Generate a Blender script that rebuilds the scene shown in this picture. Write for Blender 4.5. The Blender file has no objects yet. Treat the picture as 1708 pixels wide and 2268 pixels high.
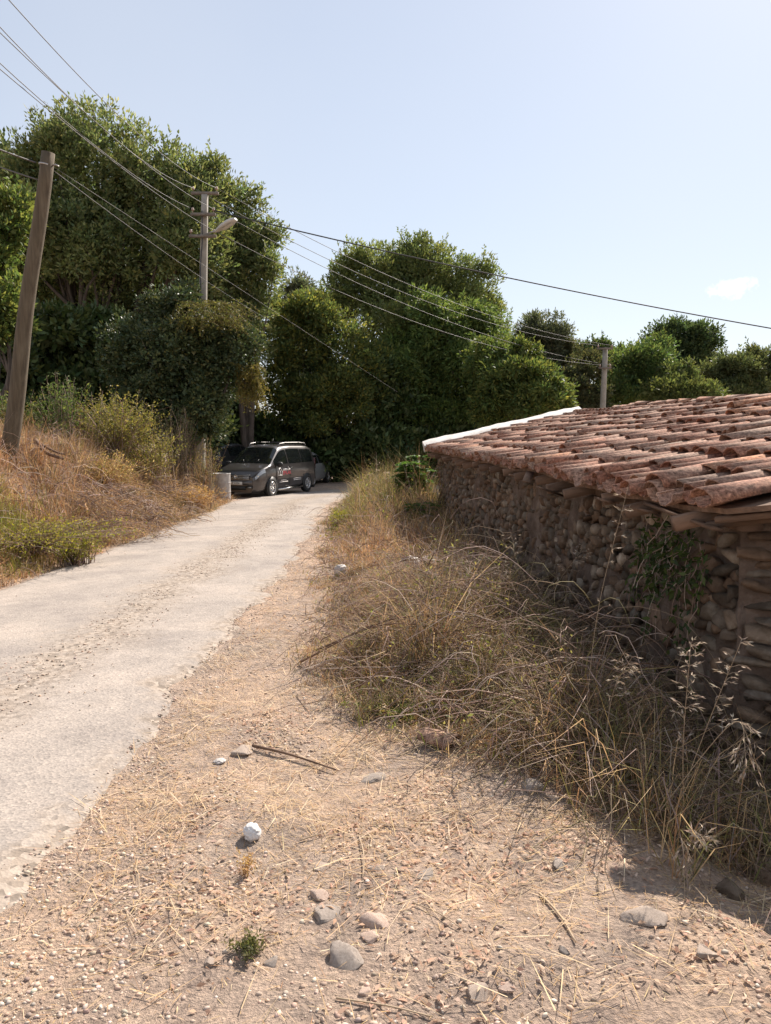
import bpy, math
import numpy as np

# ------------------------------------------------------------------ camera, sky, sun, exposure
SC = bpy.context.scene
COL = SC.collection
F, CX, CY, HY = 1700.0, 854.0, 1134.0, 950.0      # focal length, centre and horizon in photo pixels
PITCH = math.atan((CY - HY) / F)
EYE = 1.6
cam_d = bpy.data.cameras.new("camera")
cam_d.sensor_fit = 'VERTICAL'; cam_d.sensor_height = 36.0; cam_d.sensor_width = 36.0
cam_d.lens = F / 2268.0 * 36.0
cam_d.clip_start = 0.05; cam_d.clip_end = 3000.0
cam = bpy.data.objects.new("camera", cam_d); COL.objects.link(cam)
cam.location = (0, 0, EYE); cam.rotation_euler = (math.pi / 2 - PITCH, 0, 0)
SC.camera = cam

SUN_EL, SUN_AZ = math.radians(40.0), math.radians(30.0)   # azimuth measured from +Y towards +X
world = bpy.data.worlds.new("World"); SC.world = world; world.use_nodes = True
wn, wl = world.node_tree.nodes, world.node_tree.links
wn.clear()
w_out = wn.new('ShaderNodeOutputWorld'); w_bg = wn.new('ShaderNodeBackground')
sky = wn.new('ShaderNodeTexSky'); sky.sky_type = 'NISHITA'; sky.sun_disc = False
sky.sun_elevation = SUN_EL; sky.sun_rotation = SUN_AZ
sky.air_density = 1.0; sky.dust_density = 0.45; sky.ozone_density = 1.0; sky.altitude = 100.0
w_bg.inputs['Strength'].default_value = 0.078
# a small bright cloud low in the sky on the sunny side
def wnode(t, **kw):
    n = wn.new(t)
    for k, v in kw.items(): setattr(n, k, v)
    return n
tc = wnode('ShaderNodeTexCoord')
hz = wnode('ShaderNodeSeparateXYZ'); wl.new(tc.outputs['Generated'], hz.inputs[0])
# hazy summer air: the sky pales evenly towards the horizon all the way round
hzr = wnode('ShaderNodeMapRange'); hzr.inputs['From Min'].default_value = 0.0; hzr.inputs['From Max'].default_value = 0.75
hzr.inputs['To Min'].default_value = 0.72; hzr.inputs['To Max'].default_value = 0.42
wl.new(hz.outputs['Z'], hzr.inputs['Value'])
hmix = wnode('ShaderNodeMixRGB'); hmix.inputs['Color2'].default_value = (6.5, 6.8, 7.4, 1)
hn = wnode('ShaderNodeTexNoise'); hn.inputs['Scale'].default_value = 2.2; hn.inputs['Detail'].default_value = 4.0
wl.new(tc.outputs['Generated'], hn.inputs['Vector'])
hadd = wnode('ShaderNodeMath', operation='MULTIPLY_ADD'); hadd.inputs[1].default_value = 0.22; wl.new(hn.outputs[0], hadd.inputs[0]); wl.new(hzr.outputs[0], hadd.inputs[2])
hsub = wnode('ShaderNodeMath', operation='SUBTRACT'); hsub.inputs[1].default_value = 0.11; hsub.use_clamp = True; wl.new(hadd.outputs[0], hsub.inputs[0])
wl.new(hsub.outputs[0], hmix.inputs['Fac']); wl.new(sky.outputs[0], hmix.inputs['Color1'])
cmix = wnode('ShaderNodeMixRGB'); cmix.inputs['Color2'].default_value = (13.5, 13.4, 13.4, 1)
def cloud_mask(px, py, rad_x, rad_y):
    u, v = (px - CX) / F, (CY - py) / F
    d = np.array([u, math.cos(PITCH) + v * math.sin(PITCH), -math.sin(PITCH) + v * math.cos(PITCH)]); d /= np.linalg.norm(d)
    r = np.array([d[1], -d[0], 0]); r /= np.linalg.norm(r); up = np.cross(r, d)
    def dot(vec):
        n = wnode('ShaderNodeVectorMath', operation='DOT_PRODUCT'); n.inputs[1].default_value = tuple(vec)
        wl.new(tc.outputs['Generated'], n.inputs[0]); return n.outputs['Value']
    def math_(op, a, b):
        n = wnode('ShaderNodeMath', operation=op)
        for i, x in enumerate((a, b)):
            if isinstance(x, (int, float)): n.inputs[i].default_value = x
            else: wl.new(x, n.inputs[i])
        return n.outputs[0]
    a = math_('DIVIDE', dot(r), rad_x / F); b = math_('DIVIDE', dot(up), rad_y / F)
    q = math_('ADD', math_('MULTIPLY', a, a), math_('MULTIPLY', b, b))
    front = math_('GREATER_THAN', dot(d), 0.5)
    ns = wnode('ShaderNodeTexNoise'); ns.inputs['Scale'].default_value = 30.0; ns.inputs['Detail'].default_value = 6.0; ns.inputs['Roughness'].default_value = 0.62
    wl.new(tc.outputs['Generated'], ns.inputs['Vector'])
    s = math_('SUBTRACT', math_('ADD', math_('MULTIPLY', ns.outputs[0], 4.4), -1.45), q)
    mr = wnode('ShaderNodeMapRange'); mr.inputs['From Min'].default_value = 0.0; mr.inputs['From Max'].default_value = 1.5
    wl.new(s, mr.inputs['Value'])
    return math_('MULTIPLY', mr.outputs[0], front)
m1 = cloud_mask(1628, 637, 64, 24); m2 = cloud_mask(1735, 608, 40, 26)
cm = wnode('ShaderNodeMath', operation='MAXIMUM'); wl.new(m1, cm.inputs[0]); wl.new(m2, cm.inputs[1])
wl.new(cm.outputs[0], cmix.inputs['Fac']); wl.new(hmix.outputs[0], cmix.inputs['Color1'])
wl.new(cmix.outputs[0], w_bg.inputs['Color']); wl.new(w_bg.outputs[0], w_out.inputs[0])

sun_d = bpy.data.lights.new("sun", 'SUN'); sun_d.energy = 5.0; sun_d.angle = math.radians(0.55); sun_d.color = (1.0, 0.915, 0.82)
sun = bpy.data.objects.new("sun", sun_d); COL.objects.link(sun)
sun.location = (30, 33, 50)
from mathutils import Vector, Matrix
to_sun = Vector((math.sin(SUN_AZ) * math.cos(SUN_EL), math.cos(SUN_AZ) * math.cos(SUN_EL), math.sin(SUN_EL)))
sun.rotation_euler = to_sun.to_track_quat('Z', 'Y').to_euler()
vs = SC.view_settings
vs.view_transform = 'Standard'; vs.look = 'None'; vs.gamma = 1.0; vs.use_curve_mapping = False
vs.exposure = 0.76
SC.cycles.max_bounces = 6; SC.cycles.diffuse_bounces = 3; SC.cycles.glossy_bounces = 2
SC.cycles.transmission_bounces = 4; SC.cycles.transparent_max_bounces = 4
SC.cycles.caustics_reflective = False; SC.cycles.caustics_refractive = False

# ------------------------------------------------------------------ helpers
rng = np.random.default_rng(11)
def U(a, b, n=None): return rng.uniform(a, b, n)
def sm(a, b, x):
    t = np.clip((np.asarray(x, float) - a) / (b - a), 0, 1); return t * t * (3 - 2 * t)
def nz(x, y, scale=1.0, seed=0):
    r = np.random.default_rng(1000 + seed); s = 0
    for k in range(6):
        a = r.uniform(0, 6.283); f = (0.6 + 0.35 * k) / scale; p = r.uniform(0, 6.283)
        s = s + np.sin((x * np.cos(a) + y * np.sin(a)) * f * 6.283 * 0.5 + p + 1.3 * np.sin((x * np.sin(a) - y * np.cos(a)) * f * 2.1 + p * 2))
    return s / 3.2
def at(px, py, Y):
    """world point seen at photo pixel (px,py) at distance Y along the view's ground direction"""
    u, v = (px - CX) / F, (CY - py) / F
    dy = math.cos(PITCH) + v * math.sin(PITCH); dz = -math.sin(PITCH) + v * math.cos(PITCH)
    t = Y / dy
    return np.array([u * t, Y, EYE + dz * t])
def ground_at(px, py):
    u, v = (px - CX) / F, (CY - py) / F
    d = np.array([u, math.cos(PITCH) + v * math.sin(PITCH), -math.sin(PITCH) + v * math.cos(PITCH)])
    t = 1.0
    for k in range(4000):
        p = np.array([0, 0, EYE]) + d * t
        if p[2] <= float(H(p[0], p[1])): break
        t += 0.01
    p[2] = float(H(p[0], p[1])); return p

ROAD = np.array([(-2.85, -8), (-2.85, 0), (-2.85, 8), (-2.95, 14), (-3.15, 19), (-3.2, 23), (-2.75, 26.5), (-1.2, 29.4), (1.5, 31.4), (6, 33), (14, 34.5), (30, 36)], float)
def catmull(P, n):
    P = np.vstack([2 * P[0] - P[1], P, 2 * P[-1] - P[-2]]); out = []
    for i in range(1, len(P) - 2):
        for t in np.linspace(0, 1, n, endpoint=False):
            a, b, c, d = P[i - 1], P[i], P[i + 1], P[i + 2]
            out.append(0.5 * (2 * b + (c - a) * t + (2 * a - 5 * b + 4 * c - d) * t * t + (3 * b - a - 3 * c + d) * t ** 3))
    out.append(P[-2]); return np.array(out)
ROADC = catmull(ROAD, 12)
def road_dist(x, y):
    x = np.asarray(x, float); y = np.asarray(y, float)
    shp = np.broadcast(x, y).shape; X = np.broadcast_to(x, shp).ravel(); Y = np.broadcast_to(y, shp).ravel()
    best = np.full(X.shape, 1e9)
    for i in range(0, len(ROADC) - 1):
        a, b = ROADC[i], ROADC[i + 1]; ab = b - a; L2 = ab @ ab
        t = np.clip(((X - a[0]) * ab[0] + (Y - a[1]) * ab[1]) / L2, 0, 1)
        d = np.hypot(X - a[0] - t * ab[0], Y - a[1] - t * ab[1]); best = np.minimum(best, d)
    return best.reshape(shp)
def H(x, y):
    """height of the ground"""
    x = np.asarray(x, float); y = np.asarray(y, float)
    z = -0.028 * np.clip(y, -3, 30)
    xl = -4.6 - 0.55 * sm(19, 25, y)
    fade = 1 - 0.82 * sm(19.5, 25.0, y)
    z = z + fade * (1.45 * sm(0, 2.3, xl - x) + 0.05 * np.clip(-x - 7, 0, 25))
    z = z + 0.10 * sm(-1.0, 0.2, x) * sm(5, 9, y) * (1 - sm(0.8, 1.6, x))
    z = z - 0.34 * sm(0.85, 1.75, x) * sm(2.0, 3.8, y) * (1 - 0.6 * sm(8, 14, y))
    off = sm(0.0, 0.7, np.abs(x + 2.9) - 1.6)
    z = z + off * (0.022 * nz(x, y, 0.9, 3) + 0.05 * nz(x, y, 3.1, 4) * sm(1.5, 5, np.abs(x + 2.9)))
    return z

def mk_mesh(name, V, quads=None, tris=None, cq=None, ct=None, smooth=False):
    V = np.asarray(V, np.float32).reshape(-1, 3)
    quads = np.zeros((0, 4), np.int32) if quads is None else np.asarray(quads, np.int32).reshape(-1, 4)
    tris = np.zeros((0, 3), np.int32) if tris is None else np.asarray(tris, np.int32).reshape(-1, 3)
    me = bpy.data.meshes.new(name)
    me.vertices.add(len(V)); me.vertices.foreach_set('co', V.ravel())
    nl = len(quads) * 4 + len(tris) * 3
    me.loops.add(nl); me.loops.foreach_set('vertex_index', np.concatenate([quads.ravel(), tris.ravel()]))
    st = np.concatenate([np.arange(len(quads)) * 4, len(quads) * 4 + np.arange(len(tris)) * 3]).astype(np.int32)
    me.polygons.add(len(st)); me.polygons.foreach_set('loop_start', st)
    if smooth: me.polygons.foreach_set('use_smooth', np.ones(len(st), bool))
    if cq is not None or ct is not None:
        cs = [np.asarray(c, np.float32).reshape(-1, 3) for c in (cq, ct) if c is not None and len(c)]
        c = np.concatenate(cs); c4 = np.ones((len(c), 4), np.float32); c4[:, :3] = c
        at_ = me.attributes.new('col', 'FLOAT_COLOR', 'FACE'); at_.data.foreach_set('color', c4.ravel())
    me.update(calc_edges=True); me.validate()
    return me
def obj(name, me, mat=None, parent=None, loc=None):
    o = bpy.data.objects.new(name, me); COL.objects.link(o)
    if mat is not None and me is not None and not me.materials: me.materials.append(mat)
    if parent is not None: o.parent = parent
    if loc is not None: o.location = loc
    return o
def tag(o, label=None, cat=None, group=None, kind=None):
    if label: o['label'] = label
    if cat: o['category'] = cat
    if group: o['group'] = group
    if kind: o['kind'] = kind
    return o
def thing(name, label, cat, loc=(0, 0, 0), rz=0.0, group=None):
    o = bpy.data.objects.new(name, None); COL.objects.link(o)
    o.empty_display_size = 0.2; o.location = loc; o.rotation_euler = (0, 0, rz)
    return tag(o, label, cat, group)

class MB:
    """collects shapes into one mesh"""
    def __init__(s): s.V = []; s.Q = []; s.T = []; s.n = 0
    def add(s, V, Q=None, T=None):
        V = np.asarray(V, float).reshape(-1, 3)
        if Q is not None and len(Q): s.Q.append(np.asarray(Q, int).reshape(-1, 4) + s.n)
        if T is not None and len(T): s.T.append(np.asarray(T, int).reshape(-1, 3) + s.n)
        s.V.append(V); s.n += len(V); return s
    def box(s, c, size, R=None):
        h = np.array(size) / 2.0
        v = np.array([(x, y, z) for x in (-1, 1) for y in (-1, 1) for z in (-1, 1)], float) * h
        if R is not None: v = v @ np.asarray(R).T
        return s.add(v + np.array(c), [(0, 1, 3, 2), (4, 6, 7, 5), (0, 4, 5, 1), (2, 3, 7, 6), (0, 2, 6, 4), (1, 5, 7, 3)])
    def tube(s, path, rad, n=8, caps=True):
        P = np.asarray(path, float); rad = np.broadcast_to(np.asarray(rad, float), (len(P),))
        tan = np.gradient(P, axis=0); tan /= np.linalg.norm(tan, axis=1)[:, None] + 1e-9
        ref = np.array([0, 0, 1.0]) if abs(tan[0][2]) < 0.9 else np.array([1.0, 0, 0])
        V = []
        for p, t, r in zip(P, tan, rad):
            a = np.cross(t, ref); a /= np.linalg.norm(a) + 1e-9; b = np.cross(t, a)
            ang = np.arange(n) / n * 2 * np.pi
            V.append(p + r * (np.cos(ang)[:, None] * a + np.sin(ang)[:, None] * b))
        V = np.concatenate(V); Q = []; T = []
        for i in range(len(P) - 1):
            for k in range(n): Q.append((i * n + k, i * n + (k + 1) % n, (i + 1) * n + (k + 1) % n, (i + 1) * n + k))
        if caps:
            m = len(V); V = np.vstack([V, P[0], P[-1]]); L = (len(P) - 1) * n
            for k in range(n): T += [(m, (k + 1) % n, k), (m + 1, L + k, L + (k + 1) % n)]
        return s.add(V, Q, T)
    def lathe(s, prof, n=20, M=None):
        """prof: list of (radius, height) round local Z; M a 4x4"""
        V = []; Q = []
        for r, z in prof:
            for k in range(n):
                a = 2 * np.pi * k / n; V.append((r * np.cos(a), r * np.sin(a), z))
        for i in range(len(prof) - 1):
            for k in range(n): Q.append((i * n + k, i * n + (k + 1) % n, (i + 1) * n + (k + 1) % n, (i + 1) * n + k))
        V = np.array(V)
        if M is not None: M = np.array(M); V = V @ M[:3, :3].T + M[:3, 3]
        return s.add(V, Q)
    def grid(s, P):
        P = np.asarray(P, float); a, b = P.shape[:2]; idx = np.arange(a * b).reshape(a, b)
        Q = np.stack([idx[:-1, :-1], idx[1:, :-1], idx[1:, 1:], idx[:-1, 1:]], -1).reshape(-1, 4)
        return s.add(P.reshape(-1, 3), Q)
    def mesh(s, name, smooth=False):
        return mk_mesh(name, np.concatenate(s.V), np.concatenate(s.Q) if s.Q else None, np.concatenate(s.T) if s.T else None, smooth=smooth)
    def build(s, name, mat, parent=None, smooth=False, loc=None): return obj(name, s.mesh(name, smooth), mat, parent, loc)

# vectorised scatter of thin things; every function returns (V, quads, tris, cq, ct)
def unit(v): return v / (np.linalg.norm(v, axis=-1, keepdims=True) + 1e-9)
def leaves_np(pos, d, L, W, col, up=None):
    n = len(pos); d = unit(d)
    r = unit(rng.normal(size=(n, 3))) if up is None else unit(up + 0.45 * rng.normal(size=(n, 3)))
    side = unit(np.cross(d, r)); L = np.broadcast_to(L, (n,))[:, None]; W = np.broadcast_to(W, (n,))[:, None]
    nr = np.cross(side, d)
    V = np.stack([pos, pos + d * L * 0.42 + side * W * 0.5 + nr * L * 0.05, pos + d * L - nr * L * 0.1, pos + d * L * 0.42 - side * W * 0.5 + nr * L * 0.05], 1)
    Q = np.arange(n * 4).reshape(n, 4)
    return V.reshape(-1, 3), Q, None, col, None
def blades_np(root, az, tilt, L, W, bend, col):
    n = len(root); L = np.broadcast_to(L, (n,))[:, None]; W = np.broadcast_to(W, (n,))[:, None]
    d = np.stack([np.sin(tilt) * np.cos(az), np.sin(tilt) * np.sin(az), np.cos(tilt)], -1)
    sa = az + np.pi / 2 + U(-1.2, 1.2, n); side = np.stack([np.cos(sa), np.sin(sa), np.zeros(n)], -1)
    p1 = root + d * L * 0.5
    d2 = unit(d + np.stack([np.cos(az) * bend * 0.5, np.sin(az) * bend * 0.5, -bend], -1))
    p2 = p1 + d2 * L * 0.5
    V = np.stack([root - side * W / 2, root + side * W / 2, p1 + side * W * 0.4, p1 - side * W * 0.4, p2], 1).reshape(-1, 3)
    b = np.arange(n)[:, None] * 5
    return V, b + np.array([[0, 1, 2, 3]]), b + np.array([[3, 2, 4]]), col, col
def tubes_np(P, R, col, k=3):
    """P (N,m,3) paths, R (N,m)"""
    N, m = P.shape[:2]
    tan = unit(np.gradient(P, axis=1)); ref = unit(rng.normal(size=(N, 1, 3)))
    a = unit(np.cross(tan, ref)); b = np.cross(tan, a)
    ang = np.arange(k) / k * 2 * np.pi
    V = P[:, :, None, :] + R[:, :, None, None] * (np.cos(ang)[None, None, :, None] * a[:, :, None, :] + np.sin(ang)[None, None, :, None] * b[:, :, None, :])
    idx = np.arange(N * m * k).reshape(N, m, k)
    q = np.stack([idx[:, :-1], np.roll(idx, -1, 2)[:, :-1], np.roll(idx, -1, 2)[:, 1:], idx[:, 1:]], -1).reshape(-1, 4)
    return V.reshape(-1, 3), q, None, np.repeat(col, (m - 1) * k, axis=0), None
def join_np(parts):
    V = []; Q = []; T = []; CQ = []; CT = []; n = 0
    for v, q, t, cq, ct in parts:
        V.append(v)
        if q is not None: Q.append(q + n); CQ.append(cq)
        if t is not None: T.append(t + n); CT.append(ct)
        n += len(v)
    return np.concatenate(V), (np.concatenate(Q) if Q else None), (np.concatenate(T) if T else None), (np.concatenate(CQ) if CQ else None), (np.concatenate(CT) if CT else None)
def np_obj(name, parts, mat, parent=None, origin=None, smooth=False):
    V, q, t, cq, ct = join_np(parts)
    if origin is not None: V = V - np.asarray(origin)
    return obj(name, mk_mesh(name, V, q, t, cq, ct, smooth), mat, parent)
def pal(cols, n, jit=0.18, w=None):
    cols = np.array(cols, float); i = rng.choice(len(cols), n, p=w)
    c = cols[i] * (1 + jit * rng.normal(size=(n, 1))) * (1 + 0.025 * rng.normal(size=(n, 3)))
    return np.clip(c, 0.005, 0.95)

# ------------------------------------------------------------------ materials
def new_mat(name):
    m = bpy.data.materials.new(name); m.use_nodes = True; nt = m.node_tree; nt.nodes.clear()
    out = nt.nodes.new('ShaderNodeOutputMaterial'); return m, nt, out
def principled(nt, out, **kw):
    p = nt.nodes.new('ShaderNodeBsdfPrincipled')
    for k, v in kw.items(): p.inputs[k.replace('_', ' ')].default_value = v
    nt.links.new(p.outputs[0], out.inputs[0]); return p
def noise(nt, scale, detail=4, rough=0.6, vec=None):
    n = nt.nodes.new('ShaderNodeTexNoise'); n.inputs['Scale'].default_value = scale; n.inputs['Detail'].default_value = detail; n.inputs['Roughness'].default_value = rough
    if vec is not None: nt.links.new(vec, n.inputs['Vector'])
    return n
def ramp(nt, fac, stops):
    r = nt.nodes.new('ShaderNodeValToRGB'); e = r.color_ramp.elements
    while len(e) > 1: e.remove(e[-1])
    for i, (p, c) in enumerate(stops):
        el = e[0] if i == 0 else e.new(p)
        el.position = p; el.color = tuple(c) + (1,) if len(c) == 3 else c
    nt.links.new(fac, r.inputs[0]); return r
def mixc(nt, fac, a, b, mode='MIX'):
    m = nt.nodes.new('ShaderNodeMixRGB'); m.blend_type = mode
    for i, x in ((0, fac), (1, a), (2, b)):
        if isinstance(x, (int, float)): m.inputs[i].default_value = x
        elif isinstance(x, tuple): m.inputs[i].default_value = x if len(x) == 4 else x + (1,)
        else: nt.links.new(x, m.inputs[i])
    return m.outputs[0]
def bump(nt, p, height, strength=0.5, dist=0.02):
    b = nt.nodes.new('ShaderNodeBump'); b.inputs['Strength'].default_value = strength; b.inputs['Distance'].default_value = dist
    nt.links.new(height, b.inputs['Height']); nt.links.new(b.outputs[0], p.inputs['Normal']); return b
def objco(nt, which='Object'):
    return nt.nodes.new('ShaderNodeTexCoord').outputs[which]
def mat_leaf(name, trans=0.35, rough=0.55, spec=0.2):
    m, nt, out = new_mat(name)
    a = nt.nodes.new('ShaderNodeAttribute'); a.attribute_name = 'col'
    p = nt.nodes.new('ShaderNodeBsdfPrincipled'); p.inputs['Roughness'].default_value = rough; p.inputs['Specular IOR Level'].default_value = spec
    nt.links.new(a.outputs['Color'], p.inputs['Base Color'])
    t = nt.nodes.new('ShaderNodeBsdfTranslucent')
    g = nt.nodes.new('ShaderNodeMixRGB'); g.blend_type = 'MULTIPLY'; g.inputs[0].default_value = 1.0; g.inputs[2].default_value = (1.15, 1.15, 0.7, 1)
    nt.links.new(a.outputs['Color'], g.inputs[1]); nt.links.new(g.outputs[0], t.inputs[0])
    mx = nt.nodes.new('ShaderNodeMixShader'); mx.inputs[0].default_value = trans
    nt.links.new(p.outputs[0], mx.inputs[1]); nt.links.new(t.outputs[0], mx.inputs[2]); nt.links.new(mx.outputs[0], out.inputs[0])
    return m
def mat_col(name, rough=0.85, trans=0.0, tint=(1, 1, 1)):
    m, nt, out = new_mat(name)
    a = nt.nodes.new('ShaderNodeAttribute'); a.attribute_name = 'col'
    p = nt.nodes.new('ShaderNodeBsdfPrincipled'); p.inputs['Roughness'].default_value = rough; p.inputs['Specular IOR Level'].default_value = 0.25
    nt.links.new(a.outputs['Color'], p.inputs['Base Color'])
    if trans:
        t = nt.nodes.new('ShaderNodeBsdfTranslucent'); nt.links.new(a.outputs['Color'], t.inputs[0])
        mx = nt.nodes.new('ShaderNodeMixShader'); mx.inputs[0].default_value = trans
        nt.links.new(p.outputs[0], mx.inputs[1]); nt.links.new(t.outputs[0], mx.inputs[2]); nt.links.new(mx.outputs[0], out.inputs[0])
    else: nt.links.new(p.outputs[0], out.inputs[0])
    return m
def mat_noise(name, stops, scale=8, rough=0.85, bscale=None, bstr=0.4, bdist=0.01, metallic=0.0, stretch=None, perobj=0.0, spec=0.3, tints=False):
    m, nt, out = new_mat(name)
    p = principled(nt, out, Roughness=rough, Metallic=metallic); p.inputs['Specular IOR Level'].default_value = spec
    co = nt.nodes.new('ShaderNodeNewGeometry').outputs['Position'] if tints else objco(nt)
    if stretch:
        mp = nt.nodes.new('ShaderNodeMapping'); mp.inputs['Scale'].default_value = stretch; nt.links.new(co, mp.inputs[0]); co = mp.outputs[0]
    if perobj:
        oi = nt.nodes.new('ShaderNodeObjectInfo'); ad = nt.nodes.new('ShaderNodeVectorMath'); ad.operation = 'MULTIPLY_ADD'
        ad.inputs[1].default_value = (1, 1, 1)
        nt.links.new(co, ad.inputs[0]); cmb = nt.nodes.new('ShaderNodeMath'); cmb.operation = 'MULTIPLY'; cmb.inputs[1].default_value = 37.0
        nt.links.new(oi.outputs['Random'], cmb.inputs[0]); nt.links.new(cmb.outputs[0], ad.inputs[2]); co = ad.outputs[0]
    n = noise(nt, scale, 6, 0.65, co)
    c = ramp(nt, n.outputs[0], stops).outputs[0]
    if perobj:
        hs = nt.nodes.new('ShaderNodeHueSaturation'); mr = nt.nodes.new('ShaderNodeMapRange')
        mr.inputs['To Min'].default_value = 1 - perobj; mr.inputs['To Max'].default_value = 1 + perobj
        nt.links.new(oi.outputs['Random'], mr.inputs['Value']); nt.links.new(mr.outputs[0], hs.inputs['Value']); nt.links.new(c, hs.inputs['Color']); c = hs.outputs[0]
        if tints:
            f1 = nt.nodes.new('ShaderNodeMath'); f1.operation = 'MULTIPLY'; f1.inputs[1].default_value = 17.3; f2 = nt.nodes.new('ShaderNodeMath'); f2.operation = 'FRACT'
            nt.links.new(oi.outputs['Random'], f1.inputs[0]); nt.links.new(f1.outputs[0], f2.inputs[0])
            c = mixc(nt, 1.0, c, ramp(nt, f2.outputs[0], [(0.0, (0.9, 0.85, 0.8)), (0.35, (1.1, 0.95, 0.85)), (0.6, (1.15, 1.25, 1.3)), (0.8, (0.75, 0.8, 0.85)), (1.0, (1.7, 1.75, 1.75))]).outputs[0], 'MULTIPLY')
    nt.links.new(c, p.inputs['Base Color'])
    if bscale: bump(nt, p, noise(nt, bscale, 6, 0.7, co).outputs[0], bstr, bdist)
    return m
def mat_flat(name, c, rough=0.6, metallic=0.0, coat=0.0, spec=0.5, dirt=0.12, scale=6):
    m, nt, out = new_mat(name)
    p = principled(nt, out, Roughness=rough, Metallic=metallic); p.inputs['Specular IOR Level'].default_value = spec
    if coat: p.inputs['Coat Weight'].default_value = coat; p.inputs['Coat Roughness'].default_value = 0.08
    n = noise(nt, scale, 5, 0.6, objco(nt))
    lo = tuple(max(0, x * (1 - dirt)) for x in c); hi = tuple(min(1, x * (1 + dirt)) for x in c)
    nt.links.new(ramp(nt, n.outputs[0], [(0.3, lo), (0.7, hi)]).outputs[0], p.inputs['Base Color'])
    return m
M = {}
M['leaf'] = mat_leaf('leaf', 0.47)
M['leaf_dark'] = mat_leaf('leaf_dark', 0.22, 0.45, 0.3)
M['dry'] = mat_col('dry_stalk', 0.8, 0.25)
M['stuffcol'] = mat_col('loose_stone', 0.9)
M['bark'] = mat_noise('bark', [(0.3, (0.05, 0.04, 0.032)), (0.7, (0.16, 0.125, 0.10))], 9, 0.95, 25, 0.8, 0.02, stretch=(1, 1, 0.2))
M['pole_wood'] = mat_noise('pole_wood', [(0.25, (0.065, 0.05, 0.034)), (0.5, (0.125, 0.098, 0.066)), (0.75, (0.19, 0.155, 0.108))], 7, 0.9, 40, 0.6, 0.01, stretch=(3, 3, 0.12))
M['old_wood'] = mat_noise('old_wood', [(0.3, (0.09, 0.055, 0.036)), (0.7, (0.24, 0.15, 0.10))], 6, 0.9, 30, 0.6, 0.01, stretch=(0.5, 3, 3), perobj=0.25)
M['concrete'] = mat_noise('pole_concrete', [(0.3, (0.22, 0.20, 0.168)), (0.7, (0.36, 0.33, 0.285))], 5, 0.9, 60, 0.35, 0.004)
# ------------------------------------------------------------------ ground and road
def axis_pts(dense_lo, dense_hi, step, lo, hi):
    mid = np.arange(dense_lo, dense_hi + step / 2, step)
    a = dense_lo - np.geomspace(step, dense_lo - lo, 26)[::-1]; b = dense_hi + np.geomspace(step, hi - dense_hi, 26)
    return np.concatenate([a, mid, b])
gx = axis_pts(-13, 8, 0.13, -500, 500); gy = axis_pts(-2, 34, 0.13, -300, 900)
GX, GY = np.meshgrid(gx, gy, indexing='ij'); GZ = H(GX, GY)
m, nt, out = new_mat('dry_earth'); M['ground'] = m
p = principled(nt, out, Roughness=0.95); p.inputs['Specular IOR Level'].default_value = 0.15
co = objco(nt)
n1 = noise(nt, 1.1, 5, 0.65, co); n2 = noise(nt, 9, 6, 0.7, co); n3 = noise(nt, 60, 5, 0.7, co)
c1 = ramp(nt, n1.outputs[0], [(0.34, (0.39, 0.32, 0.27)), (0.47, (0.46, 0.36, 0.295)), (0.56, (0.51, 0.39, 0.305)), (0.68, (0.55, 0.41, 0.315))]).outputs[0]
c2 = ramp(nt, n2.outputs[0], [(0.3, (0.62, 0.6, 0.6)), (0.7, (1.25, 1.2, 1.12))]).outputs[0]
c3 = ramp(nt, n3.outputs[0], [(0.32, (0.62, 0.62, 0.62)), (0.5, (1, 1, 1)), (0.72, (1.4, 1.36, 1.3))]).outputs[0]
cc = mixc(nt, 1.0, mixc(nt, 1.0, c1, c2, 'MULTIPLY'), c3, 'MULTIPLY')
nt.links.new(cc, p.inputs['Base Color'])
hs = nt.nodes.new('ShaderNodeMath'); hs.operation = 'ADD'
nt.links.new(n2.outputs[0], hs.inputs[0]); nt.links.new(n3.outputs[0], hs.inputs[1])
bump(nt, p, hs.outputs[0], 0.9, 0.03)
mb = MB().grid(np.stack([GX, GY, GZ], -1))
tag(mb.build('ground', M['ground'], smooth=True), kind='structure')

# road: chip-sealed lane, pale with dust, loose grit along its middle and sides
NA = 40
tang = unit(np.gradient(ROADC, axis=0)); nrm2 = np.stack([tang[:, 1], -tang[:, 0]], -1)   # to the right
fine = []
for i in range(len(ROADC) - 1):
    k = max(1, int(np.linalg.norm(ROADC[i + 1] - ROADC[i]) / 0.12))
    for t in np.linspace(0, 1, k, endpoint=False): fine.append(np.concatenate([ROADC[i] * (1 - t) + ROADC[i + 1] * t, nrm2[i] * (1 - t) + nrm2[i + 1] * t]))
fine = np.array(fine); sdist = np.concatenate([[0], np.cumsum(np.linalg.norm(np.diff(fine[:, :2], axis=0), axis=1))])
ee = np.linspace(-1, 1, NA)
wR = 1.55 + 0.07 * nz(sdist, 0 * sdist, 1.3, 21) + 0.05 * nz(sdist, 0 * sdist, 0.35, 22) + 0.03 * nz(sdist, 0 * sdist, 0.12, 25)
wL = 1.62 + 0.07 * nz(sdist, 0 * sdist + 5, 1.5, 23) + 0.04 * nz(sdist, 0 * sdist, 0.4, 24)
off = np.where(ee[None] > 0, ee[None] * wR[:, None], ee[None] * wL[:, None])
RX = fine[:, 0:1] + fine[:, 2:3] * off; RY = fine[:, 1:2] + fine[:, 3:4] * off
RZ = H(RX, RY) + 0.022 + 0.02 * (1 - ee[None] ** 2) - 0.034 * sm(0.9, 1.0, np.abs(ee))[None] + 0.004 * nz(RX, RY, 0.6, 30)
m, nt, out = new_mat('chip_seal_road'); M['road'] = m
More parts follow.
